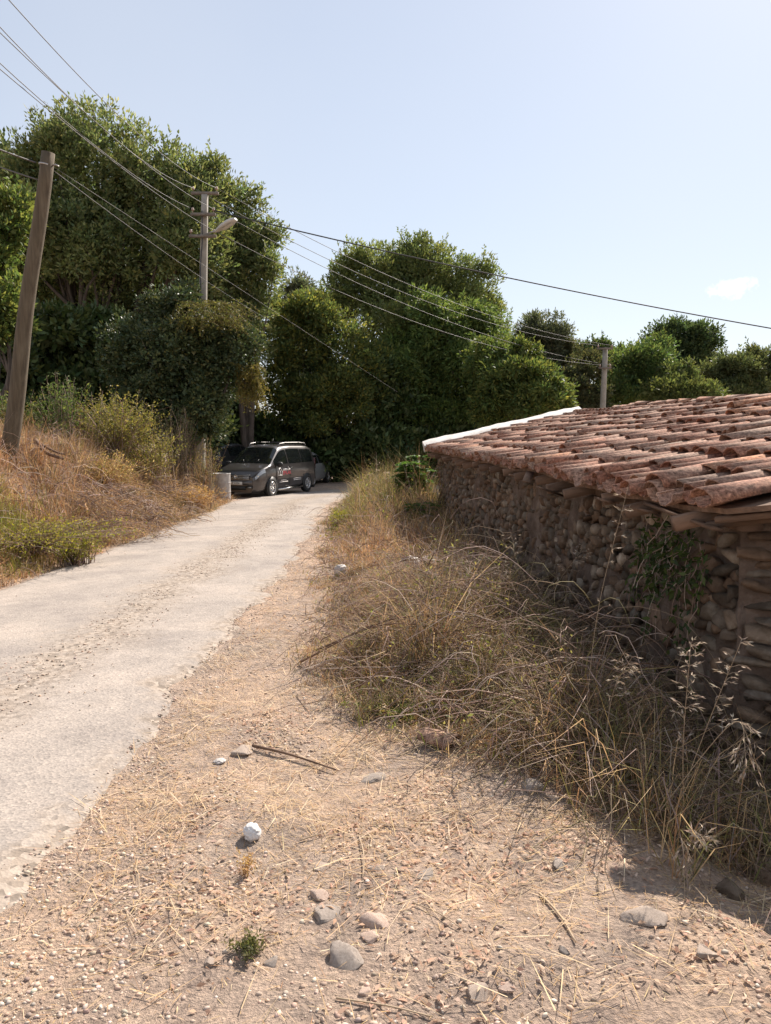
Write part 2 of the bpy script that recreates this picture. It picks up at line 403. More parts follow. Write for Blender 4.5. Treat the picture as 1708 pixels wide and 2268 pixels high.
p = principled(nt, out, Roughness=0.92); p.inputs['Specular IOR Level'].default_value = 0.2
uvn = nt.nodes.new('ShaderNodeUVMap'); sp = nt.nodes.new('ShaderNodeSeparateXYZ'); nt.links.new(uvn.outputs[0], sp.inputs[0])
co = objco(nt)
def vm(op, a, b=None, c=None):
    n = nt.nodes.new('ShaderNodeMath'); n.operation = op
    for i, x in enumerate((a, b, c)):
        if x is None: continue
        if isinstance(x, (int, float)): n.inputs[i].default_value = x
        else: nt.links.new(x, n.inputs[i])
    return n.outputs[0]
nbig = noise(nt, 1.3, 5, 0.6, co); nmid = noise(nt, 6, 5, 0.65, co)
vo = nt.nodes.new('ShaderNodeTexVoronoi'); vo.inputs['Scale'].default_value = 75; nt.links.new(co, vo.inputs['Vector'])
vo2 = nt.nodes.new('ShaderNodeTexVoronoi'); vo2.inputs['Scale'].default_value = 28; nt.links.new(co, vo2.inputs['Vector'])
chips = ramp(nt, vo.outputs['Color'], [(0.1, (0.74, 0.73, 0.73)), (0.45, (0.96, 0.95, 0.94)), (0.75, (1.04, 1.02, 1.0)), (0.95, (1.24, 1.2, 1.15))]).outputs[0]
base = ramp(nt, nmid.outputs[0], [(0.3, (0.35, 0.305, 0.27)), (0.7, (0.415, 0.362, 0.32))]).outputs[0]
base = mixc(nt, 1.0, base, chips, 'MULTIPLY')
base = mixc(nt, 1.0, base, ramp(nt, nbig.outputs[0], [(0.32, (0.80, 0.80, 0.81)), (0.5, (0.98, 0.98, 0.97)), (0.66, (1.14, 1.12, 1.09))]).outputs[0], 'MULTIPLY')
# middle grit band
uo = vm('ADD', sp.outputs[0], vm('MULTIPLY', vm('SUBTRACT', nbig.outputs[0], 0.5), 0.55))
uo = vm('ADD', uo, vm('MULTIPLY', vm('SUBTRACT', nmid.outputs[0], 0.5), 0.35))
band = vm('SUBTRACT', 1.1, vm('MULTIPLY', vm('ABSOLUTE', vm('SUBTRACT', uo, 0.26)), 3.6))
edge = vm('MULTIPLY', vm('SUBTRACT', vm('ABSOLUTE', uo), 0.84), 8.0)
msk = vm('MAXIMUM', band, edge)
msk = nt.nodes.new('ShaderNodeClamp'); nt.links.new(vm('MAXIMUM', band, edge), msk.inputs[0]); msk = msk.outputs[0]
msk = vm('MULTIPLY', msk, ramp(nt, nmid.outputs[0], [(0.25, (0.35, 0.35, 0.35)), (0.5, (1, 1, 1))]).outputs[0])
grit = ramp(nt, vo2.outputs['Color'], [(0.1, (0.19, 0.155, 0.125)), (0.5, (0.33, 0.265, 0.21)), (0.9, (0.46, 0.385, 0.315))]).outputs[0]
nt.links.new(mixc(nt, msk, base, grit), p.inputs['Base Color'])
bump(nt, p, vm('ADD', vo.outputs['Distance'], vm('MULTIPLY', vo2.outputs['Distance'], msk)), 0.28, 0.01)
me = MB().grid(np.stack([RX, RY, RZ], -1)).mesh('road', True)
uvl = me.uv_layers.new(name='UVMap'); li = np.zeros(len(me.loops), np.int32); me.loops.foreach_get('vertex_index', li)
uvv = np.stack([np.broadcast_to(ee[None], RX.shape).ravel(), np.broadcast_to(sdist[:, None], RX.shape).ravel()], -1)
uvl.data.foreach_set('uv', uvv[li].astype(np.float32).ravel())
tag(obj('road', me, M['road']), kind='structure')

# ------------------------------------------------------------------ the stone house
YAW = math.radians(4.0)
A3 = np.array([-math.sin(YAW), math.cos(YAW), 0.0]); L3 = np.array([math.cos(YAW), math.sin(YAW), 0.0]); Z3 = np.array([0, 0, 1.0])
SL = math.radians(12.5); UP3 = L3 * math.cos(SL) + Z3 * math.sin(SL); NR3 = -L3 * math.sin(SL) + Z3 * math.cos(SL)
EAVE_OFF, EAVE_Z, S0, S1, SLOPE_LEN = 2.04, 1.17, 3.8, 16.25, 3.25
HB = np.array([2.1, 4.0, -0.25])
house = thing('stone_house', 'low rubble stone house with an old clay tile roof beside the lane', 'house', tuple(HB))
def roof_pt(s, d, n=0.0):
    sag = 0.03 * nz(s, d, 3.0, 41) + 0.012 * nz(s, d, 0.7, 42)
    return L3 * EAVE_OFF + Z3 * EAVE_Z + A3 * s + UP3 * d + NR3 * (n + sag) - HB
def verge_start(s): return max(0.0, (S0 - s) / 0.8)      # near end of the roof is cut askew
M['tile'] = None
m, nt, out = new_mat('old_clay_tile'); M['tile'] = m
p = principled(nt, out, Roughness=0.9); p.inputs['Specular IOR Level'].default_value = 0.2
oi = nt.nodes.new('ShaderNodeObjectInfo'); geo = nt.nodes.new('ShaderNodeNewGeometry')
nb = noise(nt, 5, 5, 0.65, geo.outputs['Position']); ns_ = noise(nt, 38, 6, 0.75, geo.outputs['Position']); nl = noise(nt, 110, 4, 0.7, geo.outputs['Position'])
isl = vm('FRACT', vm('ADD', oi.outputs['Random'], geo.outputs['Random Per Island']))
tc_ = ramp(nt, isl, [(0.0, (0.27, 0.118, 0.075)), (0.25, (0.355, 0.16, 0.102)), (0.5, (0.39, 0.20, 0.135)), (0.75, (0.37, 0.22, 0.158)), (0.9, (0.30, 0.195, 0.145)), (1.0, (0.50, 0.225, 0.12))]).outputs[0]
tc_ = mixc(nt, ramp(nt, nb.outputs[0], [(0.42, (0, 0, 0)), (0.62, (0.6, 0.6, 0.6))]).outputs[0], tc_, (0.32, 0.225, 0.165))
spots = ramp(nt, ns_.outputs[0], [(0.33, (0.16, 0.15, 0.14)), (0.44, (0.66, 0.66, 0.66)), (0.54, (1, 1, 1)), (0.64, (1.6, 1.68, 1.66))]).outputs[0]
nt.links.new(mixc(nt, 1.0, tc_, spots, 'MULTIPLY'), p.inputs['Base Color'])
bump(nt, p, vm('ADD', ns_.outputs[0], nl.outputs[0]), 0.6, 0.006)
def tile_mesh(name, rb, rt, length, th=0.013, seg=6, chip=0.0):
    """half-round tile: axis along +X (down-slope end at x=0, narrow end at x=length), opening down"""
    V = []; Q = []
    ang = np.linspace(0, np.pi, seg + 1)
    for x, r in ((0, rb), (length, rt)):
        for rr in (r, r - th):
            for a in ang:
                xx = x + (chip * math.sin(a * 2.3 + 1) if x == 0 else 0)
                V.append((xx, rr * math.cos(a), rr * math.sin(a) * 0.66))
    n = seg + 1; o0, i0, o1, i1 = 0, n, 2 * n, 3 * n
    for k in range(seg):
        Q += [(o0 + k, o0 + k + 1, o1 + k + 1, o1 + k), (i0 + k + 1, i0 + k, i1 + k, i1 + k + 1), (o0 + k + 1, o0 + k, i0 + k, i0 + k + 1), (o1 + k, o1 + k + 1, i1 + k + 1, i1 + k)]
    Q += [(o0, o1, i1, i0), (o0 + seg, i0 + seg, i1 + seg, o1 + seg)]
    return np.array(V), np.array(Q)
TV = [tile_mesh('t', 0.108, 0.085, 0.46, seg=5), tile_mesh('t', 0.112, 0.09, 0.45, chip=0.012, seg=5), tile_mesh('t', 0.104, 0.08, 0.47, chip=-0.01, seg=5)]
TM = []
for k, (v, q) in enumerate(TV):
    me = mk_mesh('tile', v, q, smooth=False); me.materials.append(M['tile']); TM.append(me)
tiles = []   # (matrix 4x4 local to house, variant)
def tile_frame(pos, axis, nrm, flip=False, yaw=0, pitch=0, roll=0):
    x = axis / np.linalg.norm(axis); z = nrm - x * (nrm @ x); z /= np.linalg.norm(z)
    if flip: z = -z
    y = np.cross(z, x)
    R = np.stack([x, y, z], 1)
    cy, sy, cp, sp_, cr, sr = math.cos(yaw), math.sin(yaw), math.cos(pitch), math.sin(pitch), math.cos(roll), math.sin(roll)
    Rz = np.array([[cy, -sy, 0], [sy, cy, 0], [0, 0, 1]]); Ry = np.array([[cp, 0, sp_], [0, 1, 0], [-sp_, 0, cp]]); Rx = np.array([[1, 0, 0], [0, cr, -sr], [0, sr, cr]])
    Mx = np.eye(4); Mx[:3, :3] = R @ Rz @ Ry @ Rx; Mx[:3, 3] = pos; return Mx
SP = 0.205; EXPO = 0.365
s = S0 - 2.2; coln = 0
while s < S1 - 0.05:
    wob = U(-0.02, 0.02); st = verge_start(s); nrow = int((SLOPE_LEN) / EXPO) + 1
    for r in range(nrow):
        d = r * EXPO + wob * 1.5
        if d < st - 0.15: continue
        if d > SLOPE_LEN - 0.12: continue
        eav = r == 0
        # pan tile, hollow side up, between the cover columns
        tiles.append((tile_frame(roof_pt(s + SP / 2, d - 0.06 + U(-0.02, 0.02), 0.085 + 0.008 * (r % 2)), UP3, NR3, True, U(-.03, .03), -0.025, U(-.06, .06)), int(rng.integers(3)), 0))
        if eav and rng.random() < 0.12: continue
        slip = U(-0.06, 0.06) + (U(-0.09, 0.05) if eav else 0)
        tiles.append((tile_frame(roof_pt(s, d + slip, 0.062 + U(-.004, .01)), UP3, NR3, False, U(-.09, .09) * (1.6 if eav else 1), 0.035 + U(-.015, .03), U(-.18, .18)), int(rng.integers(3)), 1))
        if rng.random() < 0.02:     # a displaced or doubled tile lying loose on top
            tiles.append((tile_frame(roof_pt(s + U(-.05, .05), d + U(-.1, .1), 0.105), UP3, NR3, False, U(-.25, .25), 0.03, U(-.3, .3)), int(rng.integers(3)), 1))
    s += SP + U(-0.012, 0.012)
s = S0 - 2.2                                # ridge course
while s < S1:
    if not (8.3 < s < 9.2): tiles.append((tile_frame(roof_pt(s, SLOPE_LEN + 0.02, 0.075), A3 * 1.0 + Z3 * 0.05, Z3, False, U(-.06, .06), U(-.02, .02), U(-.1, .1)), int(rng.integers(3)), 1))
    s += 0.37
def roof_pt2(s, d, n=0.0):                   # the slope turned away from the lane
    U2 = L3 * math.cos(SL) - Z3 * math.sin(SL); N2 = L3 * math.sin(SL) + Z3 * math.cos(SL)
    return L3 * EAVE_OFF + Z3 * EAVE_Z + A3 * s + UP3 * SLOPE_LEN + U2 * d + N2 * n - HB
UPB = -(L3 * math.cos(SL) - Z3 * math.sin(SL)); NB = L3 * math.sin(SL) + Z3 * math.cos(SL)
camL = np.array([0, 0, EYE]) - HB
dist = np.array([np.linalg.norm(t[0][:3, 3] - camL) * (1.0 if t[2] else 1.35) for t in tiles]); order = np.argsort(dist)
# roof deck under the tiles
ss = np.linspace(S0 - 2.3, S1 + 0.02, 90); dd = np.linspace(0, 1, 24)
G = np.array([[roof_pt(a, verge_start(a) * (SLOPE_LEN > verge_start(a)) * (1 - b) + SLOPE_LEN * b, 0.0) for b in dd] for a in ss])
mb = MB().grid(G); mb.grid((G - NR3 * 0.03)[::-1])
for e0 in (G[:, 0], G[-1], G[0]): mb.grid(np.stack([e0, e0 - NR3 * 0.03], 1))
G2 = np.array([[roof_pt2(a, b * SLOPE_LEN, 0.0) for b in (0, 1)] for a in (S0 - 2.3, S1)])
mb.grid(G2); mb.grid((G2 - Z3 * 0.03)[::-1])
roof = mb.build('roof', M['old_wood'], house)
for k in order[:300]:
    o = obj('tile', TM[tiles[k][1]], None, roof); o.matrix_local = Matrix(tiles[k][0].tolist())
mb = MB()
for k in order[300:]:
    v, q = TV[tiles[k][1]]; Mx = tiles[k][0]; mb.add(v @ Mx[:3, :3].T + Mx[:3, 3], q)
s = S0 - 1.5
while s < S1:
    for r in range(9):
        Mx = tile_frame(roof_pt2(s, SLOPE_LEN - r * EXPO, 0.06), UPB, NB, False, U(-.05, .05), 0.035, U(-.1, .1)); v, q = TV[0]; mb.add(v @ Mx[:3, :3].T + Mx[:3, 3], q)
    s += SP
tag(mb.build('tile_field', M['tile'], roof), kind='stuff')
# white verge capping at the far gable
M['whitewash'] = mat_noise('lime_mortar', [(0.28, (0.40, 0.35, 0.30)), (0.42, (0.62, 0.57, 0.52)), (0.7, (0.76, 0.72, 0.68))], 6, 0.85, 30, 0.4, 0.01)
def straight_pt(s, d, n=0.0): return L3 * EAVE_OFF + Z3 * EAVE_Z + A3 * s + UP3 * d + NR3 * n - HB
dd = np.linspace(-0.08, SLOPE_LEN + 0.12, 22); ring = []
for b in dd:
    j = 0.010 * math.sin(b * 5) + 0.006 * math.sin(b * 17)
    ring.append([straight_pt(S1 - 0.22, b, 0.105 + j), straight_pt(S1 + 0.02, b, 0.195 + j), straight_pt(S1 + 0.08, b, 0.18 + j), straight_pt(S1 + 0.12, b, -0.04), straight_pt(S1 + 0.02, b, -0.04), straight_pt(S1 - 0.22, b, 0.085 + j), straight_pt(S1 - 0.22, b, 0.105 + j)])
mb = MB().grid(np.array(ring)); R_ = np.array(ring)
for e in (0, -1): mb.add(R_[e][:6], None, [(0, 1, 5), (1, 2, 3), (1, 3, 4), (1, 4, 5)])
vb = mb.build('verge_board', M['whitewash'], roof); vb['label'] = 'white capping along the far gable edge'
# eave beam and rafter tails
mb = MB(); W0 = 0.22                              # wall stands this far inside the eave
def wall_pt(s, z, n=0.0): return L3 * (EAVE_OFF + W0 - n) + A3 * s + Z3 * z - HB
zt = EAVE_Z + W0 * math.tan(SL) - 0.055
pth = [wall_pt(a, zt - 0.06, 0.03) for a in np.linspace(S0 + 0.1, S1, 14)]
mb = MB()
for a, b in zip(pth[:-1], pth[1:]):
    c = (a + b) / 2; dvec = b - a; x = dvec / np.linalg.norm(dvec); y = np.cross(Z3, x); mb.box(c, (np.linalg.norm(dvec), 0.12, 0.09), np.stack([x, y, Z3], 1))
mb.build('eave_beam', M['old_wood'], roof)
s = S0 + 0.35
rb = MB().box((0, 0, 0), (0.62, 0.07, 0.08)).mesh('rafter'); rb.materials.append(M['old_wood'])
while s < S1:
    o = obj('rafter', rb, None, roof); o.matrix_local = Matrix(tile_frame(roof_pt(s, 0.22 + U(-.06, .03), -0.075), UP3, NR3, False, U(-.08, .08), U(-.03, .03)).tolist()); s += U(0.5, 0.75)
# broken laths and boards hanging from the eave
for (s, d, n, ln, yaw, pit) in ((6.6, -0.12, -0.10, 0.55, 0.9, 0.35), (7.5, -0.10, -0.05, 0.42, 1.2, -0.1), (5.0, -0.02, -0.09, 0.7, 1.5, 0.06), (5.7, 0.0, -0.10, 0.6, 1.35, 0.1), (4.35, -0.02, -0.06, 0.9, 1.55, -0.05), (8.4, -0.05, -0.06, 0.6, 1.4, 0.1)):
    o = MB().box((0, 0, 0), (ln, 0.08, 0.018)).build('lath', M['old_wood'], roof); o.matrix_local = Matrix(tile_frame(roof_pt(s, d, n), UP3, NR3, False, yaw, pit, 0.4).tolist())
# verge boards of the skew near end
vd = L3 * 1.0 - A3 * 0.8; vd /= np.linalg.norm(vd); vdr = vd * math.cos(math.radians(10)) + Z3 * math.sin(math.radians(10))
for k, (off_, dn, ln) in enumerate(((0.08, -0.06, 1.9), (0.2, -0.10, 1.7))):
    o = MB().box((0, 0, 0), (ln, 0.07, 0.03)).build('rafter', M['old_wood'], roof)
    o.matrix_local = Matrix(tile_frame(roof_pt(S0 + off_, 0.02, dn) + vdr * (ln / 2 - 0.05), vdr, NR3, False, 0, 0, 0).tolist())

# rubble walls
M['mortar'] = mat_noise('wall_mortar', [(0.3, (0.085, 0.058, 0.042)), (0.5, (0.15, 0.105, 0.078)), (0.7, (0.25, 0.19, 0.15))], 5, 0.95, 22, 0.9, 0.03)
M['stone'] = mat_noise('rubble_stone', [(0.3, (0.088, 0.060, 0.040)), (0.5, (0.152, 0.108, 0.075)), (0.72, (0.26, 0.205, 0.155))], 7, 0.92, 40, 0.9, 0.012, perobj=0.42, tints=True)
m, nt, out = new_mat('rubble_stone_field'); M['stone_field'] = m
p = principled(nt, out, Roughness=0.92); p.inputs['Specular IOR Level'].default_value = 0.25
geo = nt.nodes.new('ShaderNodeNewGeometry'); nn = noise(nt, 9, 6, 0.65, geo.outputs['Position'])
hv = nt.nodes.new('ShaderNodeHueSaturation'); mr = nt.nodes.new('ShaderNodeMapRange'); mr.inputs['To Min'].default_value = 0.6; mr.inputs['To Max'].default_value = 1.35
nt.links.new(geo.outputs['Random Per Island'], mr.inputs['Value']); nt.links.new(mr.outputs[0], hv.inputs['Value'])
nt.links.new(ramp(nt, nn.outputs[0], [(0.3, (0.088, 0.060, 0.040)), (0.5, (0.152, 0.108, 0.075)), (0.72, (0.26, 0.205, 0.155))]).outputs[0], hv.inputs['Color'])
tn_ = ramp(nt, vm('FRACT', vm('MULTIPLY', geo.outputs['Random Per Island'], 17.3)), [(0.0, (0.9, 0.85, 0.8)), (0.35, (1.1, 0.95, 0.85)), (0.6, (1.15, 1.25, 1.3)), (0.8, (0.75, 0.8, 0.85)), (1.0, (1.7, 1.75, 1.75))]).outputs[0]
nt.links.new(mixc(nt, 1.0, hv.outputs[0], tn_, 'MULTIPLY'), p.inputs['Base Color']); bump(nt, p, noise(nt, 30, 6, 0.7, geo.outputs['Position']).outputs[0], 0.7, 0.012)
def stone_geo(seed, k=3, planes=9):
    """rounded irregular block within a unit cube, 24 quads"""
    r = np.random.default_rng(seed); t = np.linspace(-1, 1, k + 1); V = {}; Q = []; L = []
    def vid(pnt):
        key = tuple(np.round(pnt, 4))
        if key not in V: V[key] = len(L); L.append(np.array(pnt, float))
        return V[key]
    for ax in range(3):
        for sg in (-1, 1):
            for i in range(k):
                for j in range(k):
                    q = []
                    for (a, b) in ((i, j), (i + 1, j), (i + 1, j + 1), (i, j + 1)):
                        pnt = [0, 0, 0]; pnt[ax] = sg; pnt[(ax + 1) % 3] = t[a]; pnt[(ax + 2) % 3] = t[b]; q.append(vid(pnt))
                    Q.append(q if sg > 0 else q[::-1])
    P = np.array(L); rr = np.linalg.norm(P, axis=1, keepdims=True)
    P = 0.45 * P + 0.55 * P / rr * 1.25
    for j in range(planes):
        nn_ = r.normal(size=3); nn_ /= np.linalg.norm(nn_); ex = np.maximum(P @ nn_ - r.uniform(0.55, 0.85), 0); P = P - ex[:, None] * nn_
    P = np.clip(P, -1, 1) * (1 + 0.04 * r.normal(size=P.shape)); return P * 0.5, np.array(Q)
SG = [stone_geo(200 + k) for k in range(10)]
SGF = [stone_geo(300 + k, 2, 6) for k in range(10)]
SMs = []
for v, q in SG:
    me = mk_mesh('stone', v, q, smooth=False); me.materials.append(M['stone']); SMs.append(me)
def set_stones(wall_fn, x_axis, out_axis, u0, u1, z0fn, z1fn, hmean, wmean, tilt, keep=1.0, depth=0.12, proud=0.03):
    res = []; z = z0fn
    while z < z1fn(0.5 * (u0 + u1)) + 0.2:
        hh = hmean * U(0.75, 1.3); u = u0 + U(0, 0.1)
        while u < u1:
            ww = wmean * U(0.55, 1.5); hz_ = hh * U(0.75, 1.15); um = u + ww / 2
            zc = z + U(-0.02, 0.02) + 0.04 * math.sin(um * 2.1 + z * 3)
            if zc + hz_ * 0.4 < z1fn(um) and rng.random() < keep:
                a = U(-tilt, tilt) + (1.1 if rng.random() < 0.12 and tilt > 0.2 else 0)
                x = x_axis * math.cos(a) + Z3 * math.sin(a); zz = np.cross(out_axis, x); zz = zz if zz[2] > 0 else -zz
                y = np.cross(zz, x)
                S_ = np.diag([ww * 1.08, depth * U(0.8, 1.25), hz_ * 1.08])
                Mx = np.eye(4); Mx[:3, :3] = np.stack([x, y, zz], 1) @ S_; Mx[:3, 3] = wall_fn(um, zc, U(-0.6, 0.5) * proud - 0.02); res.append(Mx)
            u += ww * 0.97
        z += hh * 0.93
    return res
W_END = 4.02; WZ0 = -0.75
long_top = lambda s: EAVE_Z + W0 * math.tan(SL) - 0.12
st1 = set_stones(wall_pt, A3, -L3, W_END, S1 - 0.25, WZ0 + 0.05, long_top, 0.105, 0.125, 0.5, 0.93)
# wall core with a rough mortared face
def wall_mesh(fn, u0, u1, z0, ztop, nu, nzv, thick, seed):
    us = np.linspace(u0, u1, nu); P = []
    for u in us:
        zs = np.linspace(z0, ztop(u), nzv); P.append([fn(u, z, 0.0) + 0 for z in zs])
    P = np.array(P); oa = fn(u0, 0, 1.0) - fn(u0, 0, 0.0)
    dis = -0.004 + 0.028 * nz(us[:, None], np.linspace(0, 2, nzv)[None], 0.9, seed + 2) + 0.022 * nz(us[:, None] * 1.0, np.linspace(0, 2, nzv)[None], 0.35, seed) + 0.012 * nz(us[:, None], np.linspace(0, 2, nzv)[None], 0.13, seed + 1)
    front = P + oa * dis[..., None]; back = P - oa * thick
    mb = MB().grid(front[::-1]); mb.grid(back)
    for e in (0, -1): mb.grid(np.stack([front[e], back[e]], 1))
    mb.grid(np.stack([front[:, -1], back[:, -1]], 1)); return mb
wall = wall_mesh(wall_pt, W_END, S1 - 0.2, WZ0, lambda s: EAVE_Z + W0 * math.tan(SL) - 0.06, 160, 26, 0.42, 50).build('wall', M['mortar'], house, smooth=True)
# near gable wall, askew
C0 = wall_pt(W_END, 0, 0.0) + HB; C0[2] = 0
GN = np.array([vd[1], -vd[0], 0.0]); GN = GN if GN[1] < 0 else -GN
def gable_pt(u, z, n=0.0): return C0 + vd * u + GN * n + Z3 * z - HB
gtop = lambda u: EAVE_Z - 0.06 + (u * vd @ L3) * math.tan(SL)
gable = wall_mesh(gable_pt, -0.02, 2.3, WZ0, gtop, 60, 26, 0.42, 60).build('gable_wall', M['mortar'], house, smooth=True)
st2 = set_stones(gable_pt, vd, GN, -0.05, 2.2, WZ0 + 0.05, lambda u: gtop(u) - 0.05, 0.085, 0.25, 0.10, 1.0, 0.17, 0.05)
for k, Mx in enumerate(sorted(st2, key=lambda q: np.linalg.norm(q[:3, 3] - camL))):
    o = obj('stone', SMs[k % 10], None, gable); o.matrix_local = Matrix(Mx.tolist())
nleft = 300 - len(st2)
st1.sort(key=lambda q: np.linalg.norm(q[:3, 3] - camL))
for k, Mx in enumerate(st1[:max(nleft, 150)]):
    o = obj('stone', SMs[k % 10], None, wall); o.matrix_local = Matrix(Mx.tolist())
mb = MB()
for k, Mx in enumerate(st1[max(nleft, 150):]):
    v, q = SGF[k % 10]; mb.add(v @ Mx[:3, :3].T + Mx[:3, 3], q)
tag(mb.build('stone_field', M['stone_field'], wall), kind='stuff')
# far gable wall and far long wall, plain
mb = MB()
a = wall_pt(S1 - 0.25, 0, -0.42); b = a + L3 * (2 * (SLOPE_LEN * math.cos(SL)) - 2 * W0 - 0.6)
zb = WZ0 - HB[2]; ze = EAVE_Z - 0.1 - HB[2]; zr = EAVE_Z + SLOPE_LEN * math.sin(SL) - 0.12 - HB[2]
mid = (a + b) / 2; P5 = [np.array([a[0], a[1], zb]), np.array([b[0], b[1], zb]), np.array([b[0], b[1], ze]), np.array([mid[0], mid[1], zr]), np.array([a[0], a[1], ze])]
V = np.array(P5 + [q - A3 * 0.4 for q in P5]); mb.add(V, [(0, 1, 6, 5), (1, 2, 7, 6), (2, 3, 8, 7), (3, 4, 9, 8), (4, 0, 5, 9)], [(0, 2, 1), (0, 4, 2), (4, 3, 2), (5, 6, 7), (5, 7, 9), (9, 7, 8)])
mb.build('far_gable_wall', M['mortar'], house)
# ------------------------------------------------------------------ utility poles, lamp, wires
def wood_pole():
    b = at(15, 1018, 13.5); b[2] = float(H(b[0], b[1])); t = at(106, 338, 13.3)
    r = thing('utility_pole', 'leaning round wooden utility pole on the dry bank', 'utility pole', tuple(b))
    k = np.linspace(-0.06, 1, 14)[:, None]; path = (t - b) * k
    path[:, 0] += 0.02 * np.sin(k[:, 0] * 9)
    MB().tube(path, np.linspace(0.148, 0.106, 14), 18).build('post', M['pole_wood'], r, smooth=True)
    d = (t - b) / np.linalg.norm(t - b); q = (t - b) - d * 0.2
    mb = MB().lathe([(0.108, -0.012), (0.115, -0.012), (0.115, 0.012), (0.108, 0.012)], 18, np.array(Matrix.Translation(q) @ Vector(d).to_track_quat('Z', 'Y').to_matrix().to_4x4()))
    mb.build('metal_band', M['galv'], r)
    MB().tube([q + (0.1, -0.02, -0.02), q + (0.17, -0.03, 0.0), q + (0.22, -0.02, -0.03)], 0.014, 6).build('hook', M['galv'], r)
    return b, t, b + q
M['galv'] = mat_flat('galvanised_steel', (0.42, 0.40, 0.38), 0.45, 0.7)
M['wire'] = mat_flat('aluminium_wire', (0.11, 0.10, 0.095), 0.6, 0.2)
M['cable'] = mat_flat('black_cable', (0.03, 0.03, 0.032), 0.6)
M['ceramic'] = mat_flat('insulator', (0.32, 0.22, 0.17), 0.3)
M['lampgrey'] = mat_flat('lamp_housing', (0.48, 0.45, 0.41), 0.55)
wb, wt, whook = wood_pole()

YP = 24.7
pb = at(440, 1000, YP); pb[2] = float(H(pb[0], pb[1])) ; pt = at(454, 432, YP)
cp = thing('street_lamp_pole', 'square concrete pole with crossarms and a street lamp rising from the ivy bush', 'lamp pole', tuple(pb))
def pole_at(py):
    k = (py - 1000) / (432 - 1000.0); return np.array([0, 0, 0]) + (pt - pb) * np.array([k, k, 0]) + np.array([0, 0, at(450, py, YP)[2] - pb[2]])
tp = pt - pb; ns_l = 12
path = np.array([tp * k for k in np.linspace(-0.05, 1, ns_l)]); wid = np.linspace(0.15, 0.088, ns_l)
V = []; Q = []
for pnt, w in zip(path, wid):
    for (sx, sy) in ((-1, -1), (-.8, -1), (.8, -1), (1, -.8), (1, .8), (.8, 1), (-.8, 1), (-1, .8)): V.append(pnt + np.array([sx * w, sy * w, 0]))
for i in range(ns_l - 1):
    for k in range(8): Q.append((i * 8 + k, i * 8 + (k + 1) % 8, (i + 1) * 8 + (k + 1) % 8, (i + 1) * 8 + k))
e = (ns_l - 1) * 8
MB().add(V, Q + [(e, e + 1, e + 2, e + 7), (e + 7, e + 2, e + 3, e + 6), (e + 6, e + 3, e + 4, e + 5)]).build('post', M['concrete'], cp)
M['arm'] = mat_noise('weathered_arm', [(0.3, (0.13, 0.108, 0.088)), (0.7, (0.24, 0.205, 0.175))], 8, 0.9)
INS = {}
for py, half, key in ((432, 0.42, 'top'), (478, 0.38, 'mid'), (526, 0.42, 'low')):
    c = pole_at(py); c[1] -= 0.16 if key != 'top' else 0.0
    if key == 'top': c[2] += 0.05
    MB().box(c, (half * 2, 0.10, 0.085)).build('crossarm', M['arm'], cp)
    for sgn in (-1, 1):
        q = c + np.array([sgn * (half - 0.06), 0, 0.055])
        ins = MB().lathe([(0.012, 0), (0.012, 0.05), (0.045, 0.055), (0.05, 0.09), (0.035, 0.10), (0.042, 0.125), (0.02, 0.15), (0, 0.15)], 10, np.array(Matrix.Translation(q))).build('insulator', M['ceramic'], cp, smooth=True)
        INS[key, sgn] = pb + q + np.array([0, 0, 0.11])
# lamp arm and head
l0 = pole_at(520) + (0.12, -0.1, 0); l1 = at(480, 512, YP - 0.5) - pb
MB().tube([l0, l0 + (0.15, -0.1, 0.03), l1], 0.025, 8).build('lamp_arm', M['galv'], cp, smooth=True)
hd = at(513, 492, YP - 0.7) - pb
def lamp_head():
    ax = hd - l1; Ln = np.linalg.norm(ax); x = ax / Ln; y = np.cross(Z3, x); y /= np.linalg.norm(y); z = np.cross(x, y)
    prof = [(-0.05, 0.05, 0.04), (0.06, 0.09, 0.07), (0.24, 0.15, 0.10), (0.48, 0.17, 0.11), (0.66, 0.145, 0.085), (0.75, 0.085, 0.05)]
    V = []; Q = []; n = 12
    for (u, w, hgt) in prof:
        for k in range(n):
            a = 2 * math.pi * k / n; V.append(l1 + x * u + y * w * math.cos(a) + z * (hgt * math.sin(a) * (1.1 if math.sin(a) > 0 else 0.55)))
    for i in range(len(prof) - 1):
        for k in range(n): Q.append((i * n + k, i * n + (k + 1) % n, (i + 1) * n + (k + 1) % n, (i + 1) * n + k))
    h_ = MB().add(V, Q); m_ = len(prof) - 1
    h_.add(np.array(V[m_ * n:]), None, [(0, k, k + 1) for k in range(1, n - 1)]); head = h_.build('lamp_head', M['lampgrey'], cp, smooth=True)
    G = [[l1 + x * u + y * w - z * (0.065 + 0.02 * (1 - (w / 0.1) ** 2)) for w in np.linspace(-0.1, 0.1, 6)] for u in np.linspace(0.24, 0.62, 6)]
    MB().grid(np.array(G)).build('lamp_glass', M['lens'], head, smooth=True)
M['lens'] = mat_flat('lamp_lens', (0.55, 0.52, 0.46), 0.2)
lamp_head()
# cable running down the post
pp = [pole_at(y) + np.array([-0.02 + 0.02 * math.sin(y * 0.05), -0.165 - 0.0001 * (y - 430), 0]) for y in np.linspace(470, 980, 16)]
MB().tube(pp, 0.018, 6).build('down_cable', M['cable'], cp)

